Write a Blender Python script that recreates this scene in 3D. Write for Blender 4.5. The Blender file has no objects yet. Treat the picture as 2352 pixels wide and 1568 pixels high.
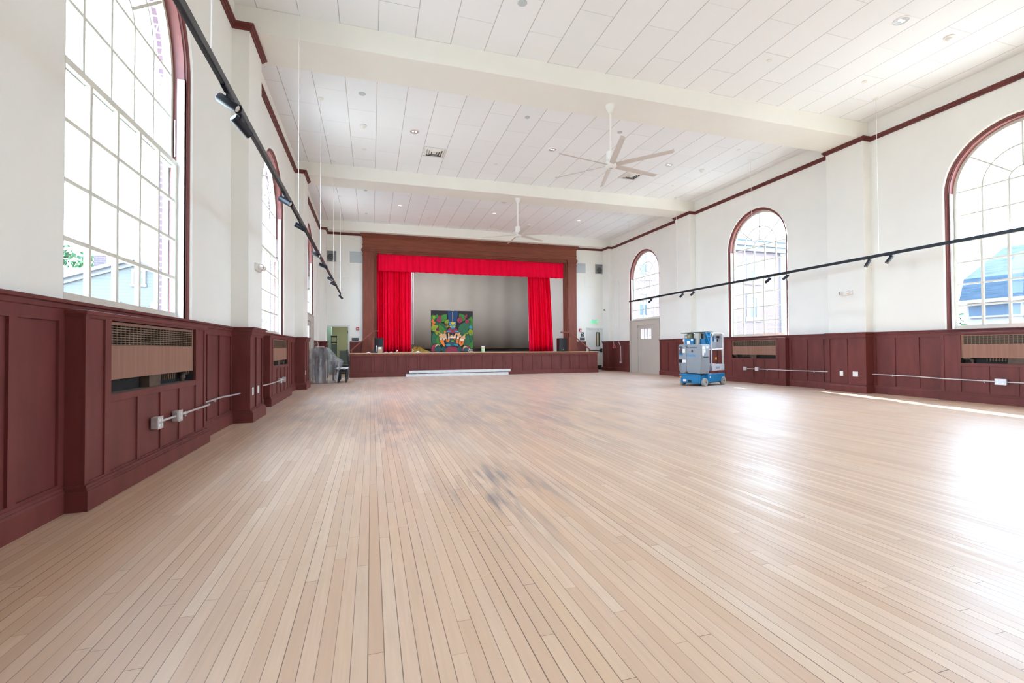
import bpy, bmesh, math, random
from mathutils import Vector, Matrix
from math import sin, cos, pi, radians
random.seed(7)
S = bpy.context.scene
COL = S.collection

# ------------------------------------------------------------------ camera
YAW, PITCH, ROLL, CAMZ = .2963, .0157, .0052, 1.0833
R_ = Vector((cos(YAW), -sin(YAW), 0)); FH = Vector((sin(YAW), cos(YAW), 0)); UZ = Vector((0, 0, 1))
FW = FH*cos(PITCH) + UZ*sin(PITCH); UP = -FH*sin(PITCH) + UZ*cos(PITCH)
RR = R_*cos(ROLL) - UP*sin(ROLL); UU = UP*cos(ROLL) + R_*sin(ROLL)
cam_d = bpy.data.cameras.new('camera'); cam = bpy.data.objects.new('camera', cam_d); COL.objects.link(cam)
cam_d.sensor_width = 36; cam_d.lens = 36*1058.64/2352; cam_d.clip_start = .05; cam_d.clip_end = 300
cam.matrix_world = Matrix(((RR.x, UU.x, -FW.x, 0), (RR.y, UU.y, -FW.y, 0), (RR.z, UU.z, -FW.z, CAMZ), (0, 0, 0, 1)))
S.camera = cam
# ------------------------------------------------------------------ view, world, sun
S.view_settings.view_transform = 'Standard'; S.view_settings.look = 'None'
S.view_settings.gamma = 1; S.view_settings.use_curve_mapping = False
S.view_settings.exposure = 1.0
S.cycles.max_bounces = 14; S.cycles.diffuse_bounces = 9; S.cycles.glossy_bounces = 4
S.cycles.transparent_max_bounces = 24; S.cycles.transmission_bounces = 8
S.cycles.caustics_reflective = False; S.cycles.caustics_refractive = False
S.cycles.sample_clamp_indirect = 12; S.cycles.use_denoising = True
SKY = 10.0
w = bpy.data.worlds.new('sky'); S.world = w; w.use_nodes = True
nt = w.node_tree; nt.nodes.clear()
wo = nt.nodes.new('ShaderNodeOutputWorld'); bg = nt.nodes.new('ShaderNodeBackground')
tc = nt.nodes.new('ShaderNodeTexCoord'); sp = nt.nodes.new('ShaderNodeSeparateXYZ'); rp = nt.nodes.new('ShaderNodeValToRGB')
rp.color_ramp.elements[0].position = 0; rp.color_ramp.elements[0].color = (.70, .89, 1.12, 1)
rp.color_ramp.elements[1].position = .9; rp.color_ramp.elements[1].color = (.62, .84, 1.12, 1)
nt.links.new(tc.outputs['Generated'], sp.inputs[0]); nt.links.new(sp.outputs[2], rp.inputs[0])
nt.links.new(rp.outputs[0], bg.inputs[0]); nt.links.new(bg.outputs[0], wo.inputs[0]); bg.inputs[1].default_value = SKY
sun_d = bpy.data.lights.new('sun', 'SUN'); sun = bpy.data.objects.new('sun', sun_d); COL.objects.link(sun)
sun_d.energy = 60; sun_d.angle = .01; sun_d.color = (1, .95, .86)
sun.rotation_euler = Vector((-.285, -1, -.64)).to_track_quat('-Z', 'Y').to_euler()

# ------------------------------------------------------------------ helpers
class MB:
    def __init__(s): s.v = []; s.f = []; s.m = []
    def quad(s, *p, mi=0):
        n = len(s.v); s.v += [tuple(q) for q in p]; s.f.append(tuple(range(n, n+len(p)))); s.m.append(mi); return s
    def box(s, x0, x1, y0, y1, z0, z1, mi=0):
        n = len(s.v); e = .00025*((n//8) % 9)      # stagger faces that would share a plane
        x0 -= e; x1 += e; y0 -= e; y1 += e; z0 -= e*.5; z1 += e*.5
        s.v += [(x, y, z) for z in (z0, z1) for y in (y0, y1) for x in (x0, x1)]
        for f in ((0,1,3,2), (4,6,7,5), (0,4,5,1), (2,3,7,6), (0,2,6,4), (1,5,7,3)):
            s.f.append(tuple(n+i for i in f)); s.m.append(mi)
        return s
    def obox(s, c, ax, ay, az, hx, hy, hz, mi=0):
        n = len(s.v); e = .00025*((n//8) % 9); hx += e; hy += e; hz += e*.5; c = Vector(c); ax, ay, az = Vector(ax), Vector(ay), Vector(az)
        s.v += [tuple(c+ax*(hx*i)+ay*(hy*j)+az*(hz*k)) for k in (-1,1) for j in (-1,1) for i in (-1,1)]
        for f in ((0,1,3,2), (4,6,7,5), (0,4,5,1), (2,3,7,6), (0,2,6,4), (1,5,7,3)):
            s.f.append(tuple(n+i for i in f)); s.m.append(mi)
        return s
    def tube(s, path, r, n=8, cap=True, mi=0):
        path = [Vector(p) for p in path]; rs = r if isinstance(r, (list, tuple)) else [r]*len(path)
        base = len(s.v); up = None
        for i, p in enumerate(path):
            t = (path[min(i+1, len(path)-1)] - path[max(i-1, 0)]).normalized()
            if up is None:
                up = Vector((0,0,1)) if abs(t.z) < .9 else Vector((1,0,0))
            a = (up - t*up.dot(t)).normalized(); b = t.cross(a); up = a
            k = 1.0
            if 0 < i < len(path)-1:
                d1 = (path[i]-path[i-1]).normalized(); k = 1/max(.5, abs(d1.dot(t)))
            s.v += [tuple(p + (a*cos(2*pi*j/n) + b*sin(2*pi*j/n))*rs[i]*k) for j in range(n)]
        for i in range(len(path)-1):
            for j in range(n):
                q = base+i*n; s.f.append((q+j, q+(j+1)%n, q+n+(j+1)%n, q+n+j)); s.m.append(mi)
        if cap:
            s.f.append(tuple(base+j for j in range(n))[::-1]); s.m.append(mi)
            e = base+(len(path)-1)*n; s.f.append(tuple(e+j for j in range(n))); s.m.append(mi)
        return s
    def lathe(s, c, prof, axis=(0,0,1), n=20, mi=0, cap=True):   # prof [(r, h)]
        ax = Vector(axis).normalized(); u = Vector((1,0,0)) if abs(ax.x) < .9 else Vector((0,1,0))
        a = (u - ax*u.dot(ax)).normalized(); b = ax.cross(a); c = Vector(c); base = len(s.v)
        for r, h in prof: s.v += [tuple(c+ax*h+(a*cos(2*pi*j/n)+b*sin(2*pi*j/n))*r) for j in range(n)]
        for i in range(len(prof)-1):
            for j in range(n):
                q = base+i*n; s.f.append((q+j, q+(j+1)%n, q+n+(j+1)%n, q+n+j)); s.m.append(mi)
        for i, rev in ((0, True), (len(prof)-1, False)):
            if cap and prof[i][0] > 1e-5:
                t = tuple(base+i*n+j for j in range(n)); s.f.append(t[::-1] if rev else t); s.m.append(mi)
        return s
    def prism(s, pts, d, mi=0):       # polygon of 3d points extruded by vector d
        n = len(pts); b = len(s.v); d = Vector(d)
        s.v += [tuple(p) for p in pts] + [tuple(Vector(p)+d) for p in pts]
        s.f.append(tuple(range(b, b+n))); s.m.append(mi); s.f.append(tuple(range(b+2*n-1, b+n-1, -1))); s.m.append(mi)
        for i in range(n):
            j = (i+1) % n; s.f.append((b+i, b+n+i, b+n+j, b+j)); s.m.append(mi)
        return s
    def grid(s, P, closed=False, mi=0):  # P[i][j] points
        b = len(s.v); h = len(P[0])
        for r in P: s.v += [tuple(q) for q in r]
        for i in range(len(P)-1):
            for j in range(h if closed else h-1):
                k = (j+1) % h
                s.f.append((b+i*h+j, b+i*h+k, b+(i+1)*h+k, b+(i+1)*h+j)); s.m.append(mi)
        return s
    def build(s, name, mat, parent=None, smooth=False, bevel=0, solid=0):
        me = bpy.data.meshes.new(name); me.from_pydata(s.v, [], s.f)
        for m in (mat if isinstance(mat, (list, tuple)) else [mat]): me.materials.append(m)
        for p, mi in zip(me.polygons, s.m): p.material_index = mi
        bm = bmesh.new(); bm.from_mesh(me); bmesh.ops.remove_doubles(bm, verts=bm.verts, dist=1e-5)
        bmesh.ops.recalc_face_normals(bm, faces=bm.faces); bm.to_mesh(me); bm.free()
        if smooth:
            for p in me.polygons: p.use_smooth = True
            me.set_sharp_from_angle(angle=radians(38))
        o = bpy.data.objects.new(name, me); COL.objects.link(o)
        if parent is not None:
            o.parent = parent; o.matrix_parent_inverse = Matrix.Translation(-parent.location) if parent.type == 'EMPTY' and parent.rotation_euler.z == 0 else parent_inv(parent)
        if solid:
            md = o.modifiers.new('thickness', 'SOLIDIFY'); md.thickness = solid; md.offset = 0
        if bevel:
            md = o.modifiers.new('edge', 'BEVEL'); md.width = bevel; md.segments = 2; md.limit_method = 'ANGLE'; md.angle_limit = radians(40)
        return o
def parent_inv(p):
    m = Matrix.Translation(p.location) @ Matrix.Rotation(p.rotation_euler.z, 4, 'Z')
    q = p.parent
    return m.inverted() @ (parent_inv(q) if q is not None else Matrix.Identity(4)) if q is None else Matrix.Identity(4)
def tag(o, label, cat, group=None, kind=None):
    o['label'] = label; o['category'] = cat
    if group: o['group'] = group
    if kind: o['kind'] = kind
    return o
def thing(name, label, cat, loc, group=None, kind=None):
    o = bpy.data.objects.new(name, None); COL.objects.link(o); o.location = loc; o.empty_display_size = .1
    return tag(o, label, cat, group, kind)
def struct(o, label, cat): return tag(o, label, cat, kind='structure')
def child_label(o, t): o['label'] = t; return o

# ------------------------------------------------------------------ materials
def mat(name, col, rough=.5, metal=0, noise=0, scale=8, stretch=(1,1,1), col2=None, bump=0, spec=.5, emit=None, estr=0):
    m = bpy.data.materials.new(name); m.use_nodes = True; n = m.node_tree.nodes; l = m.node_tree.links
    b = n['Principled BSDF']; b.inputs['Base Color'].default_value = (*col, 1); b.inputs['Roughness'].default_value = rough
    b.inputs['Metallic'].default_value = metal; b.inputs['Specular IOR Level'].default_value = spec
    if emit: b.inputs['Emission Color'].default_value = (*emit, 1); b.inputs['Emission Strength'].default_value = estr
    if noise or col2 or bump:
        t = n.new('ShaderNodeTexCoord'); mp = n.new('ShaderNodeMapping'); mp.inputs['Scale'].default_value = stretch
        nz = n.new('ShaderNodeTexNoise'); nz.inputs['Scale'].default_value = scale; nz.inputs['Detail'].default_value = 5
        l.new(t.outputs['Object'], mp.inputs[0]); l.new(mp.outputs[0], nz.inputs[0])
        mx = n.new('ShaderNodeMix'); mx.data_type = 'RGBA'
        c2 = col2 or tuple(max(0, c*(1-noise)) for c in col)
        mx.inputs[6].default_value = (*col, 1); mx.inputs[7].default_value = (*c2, 1)
        rr = n.new('ShaderNodeMapRange'); rr.inputs[1].default_value = .3; rr.inputs[2].default_value = .7
        l.new(nz.outputs[0], rr.inputs[0]); l.new(rr.outputs[0], mx.inputs[0]); l.new(mx.outputs[2], b.inputs['Base Color'])
        if bump:
            bp = n.new('ShaderNodeBump'); bp.inputs['Strength'].default_value = bump; bp.inputs['Distance'].default_value = .01
            l.new(nz.outputs[0], bp.inputs['Height']); l.new(bp.outputs[0], b.inputs['Normal'])
    return m
class NB:      # tiny node builder
    def __init__(s, m): s.n = m.node_tree.nodes; s.l = m.node_tree.links
    def put(s, sock, v):
        if isinstance(v, (int, float)): sock.default_value = v
        elif isinstance(v, tuple): sock.default_value = v
        else: s.l.new(v, sock)
    def math(s, op, a, b=0, c=0):
        k = s.n.new('ShaderNodeMath'); k.operation = op; s.put(k.inputs[0], a); s.put(k.inputs[1], b); s.put(k.inputs[2], c); return k.outputs[0]
    def white(s, a, b):
        k = s.n.new('ShaderNodeTexWhiteNoise'); k.noise_dimensions = '2D'; v = s.n.new('ShaderNodeCombineXYZ')
        s.put(v.inputs[0], a); s.put(v.inputs[1], b); s.l.new(v.outputs[0], k.inputs[0]); return k.outputs[0]
    def noise(s, vec, scale, sx=1, sy=1, sz=1, detail=4):
        mp = s.n.new('ShaderNodeMapping'); mp.inputs['Scale'].default_value = (sx, sy, sz); s.l.new(vec, mp.inputs[0])
        k = s.n.new('ShaderNodeTexNoise'); k.inputs['Scale'].default_value = scale; k.inputs['Detail'].default_value = detail
        s.l.new(mp.outputs[0], k.inputs[0]); return k.outputs[0]
    def mix(s, f, a, b, mode='MIX'):
        k = s.n.new('ShaderNodeMix'); k.data_type = 'RGBA'; k.blend_type = mode
        s.put(k.inputs[0], f); s.put(k.inputs[6], a); s.put(k.inputs[7], b); return k.outputs[2]
    def ramp(s, v, lo, hi, o0=0, o1=1):
        k = s.n.new('ShaderNodeMapRange'); s.put(k.inputs[0], v); k.inputs[1].default_value = lo; k.inputs[2].default_value = hi
        k.inputs[3].default_value = o0; k.inputs[4].default_value = o1; return k.outputs[0]
def floor_material(name):
    m = bpy.data.materials.new(name); m.use_nodes = True; q = NB(m); b = q.n['Principled BSDF']
    t = q.n.new('ShaderNodeTexCoord').outputs['Object']; sx = q.n.new('ShaderNodeSeparateXYZ'); q.l.new(t, sx.inputs[0])
    x, y = sx.outputs[0], sx.outputs[1]; W = .0565
    xr = q.math('DIVIDE', q.math('ADD', x, 20.0133), W); row = q.math('FLOOR', xr); fx = q.math('FRACT', xr)
    r1 = q.white(row, 3.1); r2 = q.white(row, 7.7)
    L = q.math('ADD', q.math('MULTIPLY', r2, 1.2), 1.1)
    yr = q.math('DIVIDE', q.math('ADD', q.math('MULTIPLY', r1, 9), q.math('ADD', y, 20)), L)
    bid = q.math('FLOOR', yr); fy = q.math('FRACT', yr); rc = q.white(row, bid); rd = q.white(bid, row)
    base = q.mix(rc, (.71, .495, .34, 1), (.59, .38, .25, 1))
    base = q.mix(q.ramp(rd, .84, 1, 0, .5), base, (.56, .345, .205, 1))
    base = q.mix(q.ramp(rd, .0, .15, .3, 0), base, (.72, .575, .43, 1))
    g = q.noise(t, 1, 60, 3, 1, 6); base = q.mix(q.ramp(g, .35, .75, 0, .30), base, (.42, .28, .17, 1))
    c = q.noise(t, 3, 1, .35, 1, 3); base = q.mix(q.ramp(c, .45, .7, 0, .32), base, (.60, .38, .22, 1)); c2 = q.noise(t, 14, 1, .22, 1, 4); base = q.mix(q.ramp(c2, .5, .75, 0, .35), base, (.55, .35, .21, 1))
    # wear and old dark stains, each with a place and shape of its own on the boards; greying towards the stage is part painted reflection
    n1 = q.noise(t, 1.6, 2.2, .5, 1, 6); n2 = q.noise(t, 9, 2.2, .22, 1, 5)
    def blob(cx, cy, rx, ry):
        a = q.math('DIVIDE', q.math('SUBTRACT', x, cx), rx); e = q.math('DIVIDE', q.math('SUBTRACT', y, cy), ry)
        d = q.math('SQRT', q.math('ADD', q.math('MULTIPLY', a, a), q.math('MULTIPLY', e, e))); return q.ramp(d, .25, 1, 1, 0)
    sm = q.math('MAXIMUM', q.math('MULTIPLY', blob(.95, 3.5, .6, 1.3), 1.1), q.math('MULTIPLY', blob(.25, 6.8, .6, 2.6), .8))
    sm = q.math('MAXIMUM', sm, q.math('MULTIPLY', blob(-.55, 12.2, .5, .7), 1.2))
    sm = q.math('MAXIMUM', sm, q.math('MULTIPLY', blob(2.6, 8.2, 3.2, 4.6), .75))
    sm = q.math('MAXIMUM', sm, q.math('MULTIPLY', blob(-1.0, 9, .9, 5), .6))
    st = q.math('MULTIPLY', sm, q.ramp(q.math('MULTIPLY', n1, n2), .21, .36)); base = q.mix(q.math('MULTIPLY', st, .8), base, (.20, .165, .15, 1))
    lw = q.math('MULTIPLY', q.ramp(n1, .38, .72, .34, .8), q.ramp(y, 3, 10, .18, 1)); base = q.mix(lw, base, (.41, .345, .335, 1))  # grey wear, with the far floor's cool reflection painted in towards the stage
    # seams
    ed = q.math('MINIMUM', fx, q.math('SUBTRACT', 1, fx)); sw = q.ramp(q.white(row, 1.3), 0, 1, .012, .040)
    seam = q.math('LESS_THAN', ed, sw)
    ey = q.math('MULTIPLY', q.math('MINIMUM', fy, q.math('SUBTRACT', 1, fy)), L); end = q.math('LESS_THAN', ey, .0012)
    sk = q.math('MULTIPLY', q.math('MAXIMUM', seam, end), q.ramp(q.white(row, 5.5), 0, 1, .4, 1))
    base = q.mix(sk, base, (.11, .065, .045, 1)); q.l.new(base, b.inputs['Base Color'])
    b.inputs['Specular IOR Level'].default_value = .32
    rg = q.ramp(n1, .3, .7, .30, .42); q.put(b.inputs['Roughness'], q.math('ADD', rg, q.math('MULTIPLY', rc, .05)))
    bp = q.n.new('ShaderNodeBump'); bp.inputs['Strength'].default_value = .12; bp.inputs['Distance'].default_value = .003
    q.put(bp.inputs['Height'], q.math('ADD', q.math('MULTIPLY', rc, .6), q.math('SUBTRACT', q.math('MULTIPLY', g, .5), sk))); q.l.new(bp.outputs[0], b.inputs['Normal'])
    return m
def ceiling_material(name):
    m = bpy.data.materials.new(name); m.use_nodes = True; q = NB(m); b = q.n['Principled BSDF']
    t = q.n.new('ShaderNodeTexCoord').outputs['Object']; sx = q.n.new('ShaderNodeSeparateXYZ'); q.l.new(t, sx.inputs[0])
    W, LY = .6035, 1.39
    xr = q.math('DIVIDE', q.math('ADD', sx.outputs[0], 1.092+20*W), W); row = q.math('FLOOR', xr); fx = q.math('FRACT', xr)
    par = q.math('MODULO', row, 2)
    yr = q.math('ADD', q.math('DIVIDE', q.math('ADD', sx.outputs[1], 15*LY-9.99), LY), q.math('MULTIPLY', par, .5))
    col = q.math('FLOOR', yr); fy = q.math('FRACT', yr); rc = q.white(row, col)
    base = q.mix(rc, (.875, .89, .905, 1), (.845, .86, .875, 1))
    ex = q.math('MULTIPLY', q.math('MINIMUM', fx, q.math('SUBTRACT', 1, fx)), W)
    ey = q.math('MULTIPLY', q.math('MINIMUM', fy, q.math('SUBTRACT', 1, fy)), LY)
    s1 = q.math('LESS_THAN', ex, .0075); s2 = q.math('MULTIPLY', q.math('LESS_THAN', ey, .006), q.ramp(q.white(col, row), .3, 1, .12, .5))
    sk = q.math('MAXIMUM', q.math('MULTIPLY', s1, .55), s2)
    base = q.mix(sk, base, (.30, .25, .22, 1)); q.l.new(base, b.inputs['Base Color']); b.inputs['Roughness'].default_value = .8
    bp = q.n.new('ShaderNodeBump'); bp.inputs['Strength'].default_value = .25; bp.inputs['Distance'].default_value = .006
    q.put(bp.inputs['Height'], q.math('SUBTRACT', q.math('MULTIPLY', rc, .3), q.math('MAXIMUM', s1, s2))); q.l.new(bp.outputs[0], b.inputs['Normal'])
    return m
def brick_material(name, c1, c2, mortar, axis='xz', bw=.21, bh=.07):
    m = bpy.data.materials.new(name); m.use_nodes = True; q = NB(m); b = q.n['Principled BSDF']
    t = q.n.new('ShaderNodeTexCoord').outputs['Object']; sx = q.n.new('ShaderNodeSeparateXYZ'); q.l.new(t, sx.inputs[0])
    cv = q.n.new('ShaderNodeCombineXYZ'); q.put(cv.inputs[0], q.math('ADD', sx.outputs[0], sx.outputs[1])); q.l.new(sx.outputs[2], cv.inputs[1])
    k = q.n.new('ShaderNodeTexBrick'); q.l.new(cv.outputs[0], k.inputs[0])
    k.inputs['Color1'].default_value = (*c1, 1); k.inputs['Color2'].default_value = (*c2, 1); k.inputs['Mortar'].default_value = (*mortar, 1)
    k.inputs['Scale'].default_value = 1; k.inputs['Brick Width'].default_value = bw; k.inputs['Row Height'].default_value = bh; k.inputs['Mortar Size'].default_value = .008
    q.l.new(k.outputs[0], b.inputs['Base Color']); b.inputs['Roughness'].default_value = .85
    return m
def siding_material(name, c):
    m = bpy.data.materials.new(name); m.use_nodes = True; q = NB(m); b = q.n['Principled BSDF']
    t = q.n.new('ShaderNodeTexCoord').outputs['Object']; sx = q.n.new('ShaderNodeSeparateXYZ'); q.l.new(t, sx.inputs[0])
    f = q.math('FRACT', q.math('DIVIDE', q.math('ADD', sx.outputs[2], 10), .13))
    col = q.mix(q.math('LESS_THAN', f, .12), (*c, 1), tuple(v*.72 for v in c)+(1,)); q.l.new(col, b.inputs['Base Color']); b.inputs['Roughness'].default_value = .7
    return m
def glass_material(name):
    m = bpy.data.materials.new(name); m.use_nodes = True; q = NB(m); q.n.remove(q.n['Principled BSDF'])
    tr = q.n.new('ShaderNodeBsdfTransparent'); tr.inputs[0].default_value = (.97, .985, .98, 1)
    gl = q.n.new('ShaderNodeBsdfGlossy'); gl.inputs[1].default_value = .02
    fr = q.n.new('ShaderNodeLayerWeight'); fr.inputs[0].default_value = .5; ms = q.n.new('ShaderNodeMixShader')
    q.put(ms.inputs[0], q.math('ADD', q.math('MULTIPLY', q.math('POWER', fr.outputs[1], 5), .5), .014)); q.l.new(tr.outputs[0], ms.inputs[1]); q.l.new(gl.outputs[0], ms.inputs[2])
    q.l.new(ms.outputs[0], q.n['Material Output'].inputs[0]); return m
def plastic_sheet_material(name):
    m = bpy.data.materials.new(name); m.use_nodes = True; q = NB(m); q.n.remove(q.n['Principled BSDF'])
    t = q.n.new('ShaderNodeTexCoord').outputs['Object']; nz = q.noise(t, 6, 1, 1, .35, 2)
    tr = q.n.new('ShaderNodeBsdfTransparent'); df = q.n.new('ShaderNodeBsdfTranslucent'); d2 = q.n.new('ShaderNodeBsdfDiffuse')
    d2.inputs[0].default_value = (.78, .78, .84, 1); df.inputs[0].default_value = (.75, .75, .8, 1)
    gl = q.n.new('ShaderNodeBsdfGlossy'); gl.inputs[1].default_value = .25
    a = q.n.new('ShaderNodeMixShader'); a.inputs[0].default_value = .35; q.l.new(d2.outputs[0], a.inputs[1]); q.l.new(df.outputs[0], a.inputs[2])
    b2 = q.n.new('ShaderNodeMixShader'); b2.inputs[0].default_value = .18; q.l.new(a.outputs[0], b2.inputs[1]); q.l.new(gl.outputs[0], b2.inputs[2])
    c = q.n.new('ShaderNodeMixShader'); q.put(c.inputs[0], q.ramp(nz, .35, .7, .18, .56)); q.l.new(tr.outputs[0], c.inputs[1]); q.l.new(b2.outputs[0], c.inputs[2])
    q.l.new(c.outputs[0], q.n['Material Output'].inputs[0]); return m
M = {}
M['plaster'] = mat('cream plaster', (.85, .845, .80), .75, noise=.03, scale=1.5)
M['beam'] = mat('warm cream plaster', (.85, .84, .785), .75, noise=.03, scale=1.2)
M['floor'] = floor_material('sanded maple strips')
M['ceil'] = ceiling_material('white ceiling tiles')
M['wood'] = mat('oxblood painted wood', (.168, .041, .036), .46, spec=.32, noise=.28, scale=3, stretch=(2,2,.5), bump=.04)
M['wood2'] = mat('stained redwood', (.235, .064, .040), .55, spec=.3, noise=.3, scale=5, stretch=(3,3,.3))
M['wood3'] = mat('stained redwood beam', (.25, .068, .040), .55, spec=.3, noise=.3, scale=5, stretch=(.3,3,3))
M['soffit'] = mat('stained jamb wood', (.22, .06, .05), .5, noise=.25, scale=4)
M['sash'] = mat('cream sash paint', (.68, .67, .58), .45)
M['white'] = mat('white paint', (.82, .82, .80), .5)
M['white2'] = mat('warm white enamel', (.80, .785, .75), .4)
M['door'] = mat('taupe door paint', (.52, .475, .42), .5, noise=.04, scale=3)
M['bdoor'] = mat('pale grey door paint', (.66, .68, .66), .5)
M['black'] = mat('black plastic', (.012, .014, .018), .4)
M['blackm'] = mat('black powder coat', (.008, .010, .016), .38, spec=.35)
M['dark'] = mat('dark recess', (.02, .016, .014), .8)
M['glass'] = glass_material('window glass')
M['steel'] = mat('galvanised steel', (.72, .73, .75), .35, metal=.6, noise=.15, scale=20)
M['alum'] = mat('brushed aluminium', (.70, .72, .75), .32, metal=.85, noise=.1, scale=18, stretch=(1,1,6))
M['chrome'] = mat('polished metal', (.85, .85, .86), .15, metal=1)
M['tan'] = mat('brown enamel panel', (.30, .155, .105), .6, noise=.25, scale=4, stretch=(6,6,.3), col2=(.24, .115, .078))
M['mesh'] = mat('bronze mesh', (.22, .15, .10), .5, metal=.4)
M['pipe'] = mat('rusty pipe', (.12, .075, .05), .6, noise=.5, scale=12)
M['dust'] = mat('dusty board', (.20, .185, .16), .9, noise=.4, scale=9)
M['brick'] = brick_material('red brick', (.105, .065, .08), (.125, .075, .09), (.26, .25, .25))
M['brick2'] = brick_material('pale red brick', (.115, .07, .072), (.13, .08, .08), (.15, .14, .14), bw=.24, bh=.085)
M['brick3'] = brick_material('grey violet brick', (.055, .038, .05), (.065, .045, .055), (.10, .09, .09), bw=.3, bh=.1)
M['siding'] = siding_material('blue grey clapboard', (.088, .094, .092))
M['trimw'] = mat('house trim', (.15, .15, .155), .6)
M['slate'] = mat('slate shingles', (.04, .06, .085), .9, spec=.08, noise=.45, scale=6, stretch=(.3,.3,4))
M['housew'] = mat('white clapboard', (.16, .16, .165), .7)
M['pane'] = mat('dark window pane', (.04, .065, .10), .2)
M['roofp'] = mat('pale roof shingles', (.13, .13, .14), .8)
M['ground'] = mat('concrete paving', (.34, .34, .33), .9, noise=.4, scale=.6)
M['leaf'] = mat('tree leaves', (.010, .048, .042), .8, noise=.5, scale=4, col2=(.05, .10, .025), spec=.1)
M['bark'] = mat('tree bark', (.08, .06, .05), .9)
M['red'] = mat('scarlet drape fabric', (.90, .002, .045), .85, noise=.06, scale=3, spec=.1)
M['cyc'] = mat('grey stage backdrop', (.33, .305, .275), .9, noise=.05, scale=2)
M['greenw'] = mat('green storage wall', (.23, .25, .15), .8)
M['tealw'] = mat('teal storage wall', (.16, .26, .24), .8)
M['teal'] = mat('grey teal enamel', (.12, .17, .17), .5)
M['stagew'] = mat('stage deck edge wood', (.52, .34, .20), .5, noise=.2, scale=6)
M['stagef'] = mat('worn stage boards', (.22, .15, .10), .6, noise=.3, scale=5)
M['plank'] = mat('white painted plank', (.72, .73, .74), .6, noise=.12, scale=6)
M['lightgrey'] = mat('pale grey grille', (.50, .55, .57), .6)
M['midgrey'] = mat('mid grey louvre', (.30, .31, .32), .55)
M['redbox'] = mat('fire alarm red', (.42, .02, .03), .4)
M['pinkbox'] = mat('faded red box', (.50, .16, .16), .5)
M['lblue'] = mat('bright blue enamel', (.002, .18, .41), .4, noise=.1, scale=6)
M['blade'] = mat('beige white blade enamel', (.60, .555, .52), .45)
M['silver'] = mat('silver painted panel', (.50, .52, .58), .4, noise=.1, scale=12)
M['olive'] = mat('olive plastic', (.26, .26, .16), .4)
M['glow'] = mat('lit lamp face', (.8, .8, .8), .3, emit=(1, .98, .95), estr=1.5)
M['lcyan'] = mat('cyan blue enamel', (.004, .27, .62), .4)
M['lgrey'] = mat('grey moulded cover', (.255, .28, .315), .5, noise=.06, scale=4)
M['tyre'] = mat('grey rubber tyre', (.36, .345, .32), .7, noise=.2, scale=10)
M['hub'] = mat('pale wheel hub', (.55, .54, .46), .6)
M['paper'] = mat('paper', (.78, .79, .80), .7)
M['amber'] = mat('amber lens', (.80, .36, .05), .3)
M['card'] = mat('cardboard', (.46, .32, .20), .8, noise=.12, scale=6)
M['yellow'] = mat('mustard cloth', (.33, .20, .015), .9, noise=.5, scale=14)
M['rag'] = mat('white rag', (.70, .68, .72), .9, noise=.15, scale=20)
M['green'] = mat('green can print', (.12, .50, .10), .4, col2=(.75, .8, .7), scale=25)
M['clear'] = plastic_sheet_material('clear plastic sheeting')
M['sign'] = mat('dark sign plate', (.035, .045, .055), .5)
M['exit'] = mat('lit green letters', (.0, .5, .2), .4, emit=(.0, 1.0, .35), estr=.45)
M['lens'] = mat('lamp lens', (.75, .72, .68), .2)
M['grill'] = mat('speaker mesh', (.016, .02, .024), .6)
M['lite'] = mat('wired glass pane', (.62, .56, .36), .3)

# ------------------------------------------------------------------ dimensions
XL, XR, YB, YR0, ZC, ZB = -2.003, 11.273, 20.633, -4.2, 6.395, 6.017
WT = .34
ZRAIL, ZCROWN0, ZCROWN1 = 1.4285, 5.925, 6.013
ZS = 4.215
WL = [(-.88, 1.15, 1.43), (5.06, 1.15, 1.43), (11.02, 1.15, 1.43), (16.93, 1.15, 2.33)]
WR = [(-.76, 1.13, 1.43), (5.30, 1.13, 1.43), (11.325, 1.13, 1.43), (17.395, 1.14, 2.33)]
PL = [(1.85, 2.68), (7.78, 8.60), (13.72, 14.52), (19.95, 20.64)]
PR = [(1.85, 2.68), (7.87, 8.79), (14.02, 14.88), (20.02, 20.64)]
PD = .235          # pilaster depth

# ------------------------------------------------------------------ shell
def wall_face(mb, X, y0, y1, z0, z1, ops, n=28):
    y = y0
    for cy, hw, zb, zs in ops:
        mb.quad((X,y,z0), (X,cy-hw,z0), (X,cy-hw,z1), (X,y,z1))
        if zb > z0: mb.quad((X,cy-hw,z0), (X,cy+hw,z0), (X,cy+hw,zb), (X,cy-hw,zb))
        for i in range(n):
            a, c = pi-pi*i/n, pi-pi*(i+1)/n
            mb.quad((X,cy+hw*cos(a),zs+hw*sin(a)), (X,cy+hw*cos(c),zs+hw*sin(c)), (X,cy+hw*cos(c),z1), (X,cy+hw*cos(a),z1))
        y = cy+hw
    mb.quad((X,y,z0), (X,y1,z0), (X,y1,z1), (X,y,z1))
def sweep_arch(mb, cy, hw, zb, zs, prof, XW, sg, closed=False, n=28, mi=0):
    P = []
    def row(f): P.append([(XW+sg*d, *f(off)) for off, d in prof])
    row(lambda o: (cy-(hw-o), zb))
    for i in range(n+1):
        a = pi-pi*i/n; row(lambda o: (cy+(hw-o)*cos(a), zs+(hw-o)*sin(a)))
    row(lambda o: (cy+(hw-o), zb))
    mb.grid(P, closed, mi)
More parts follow.
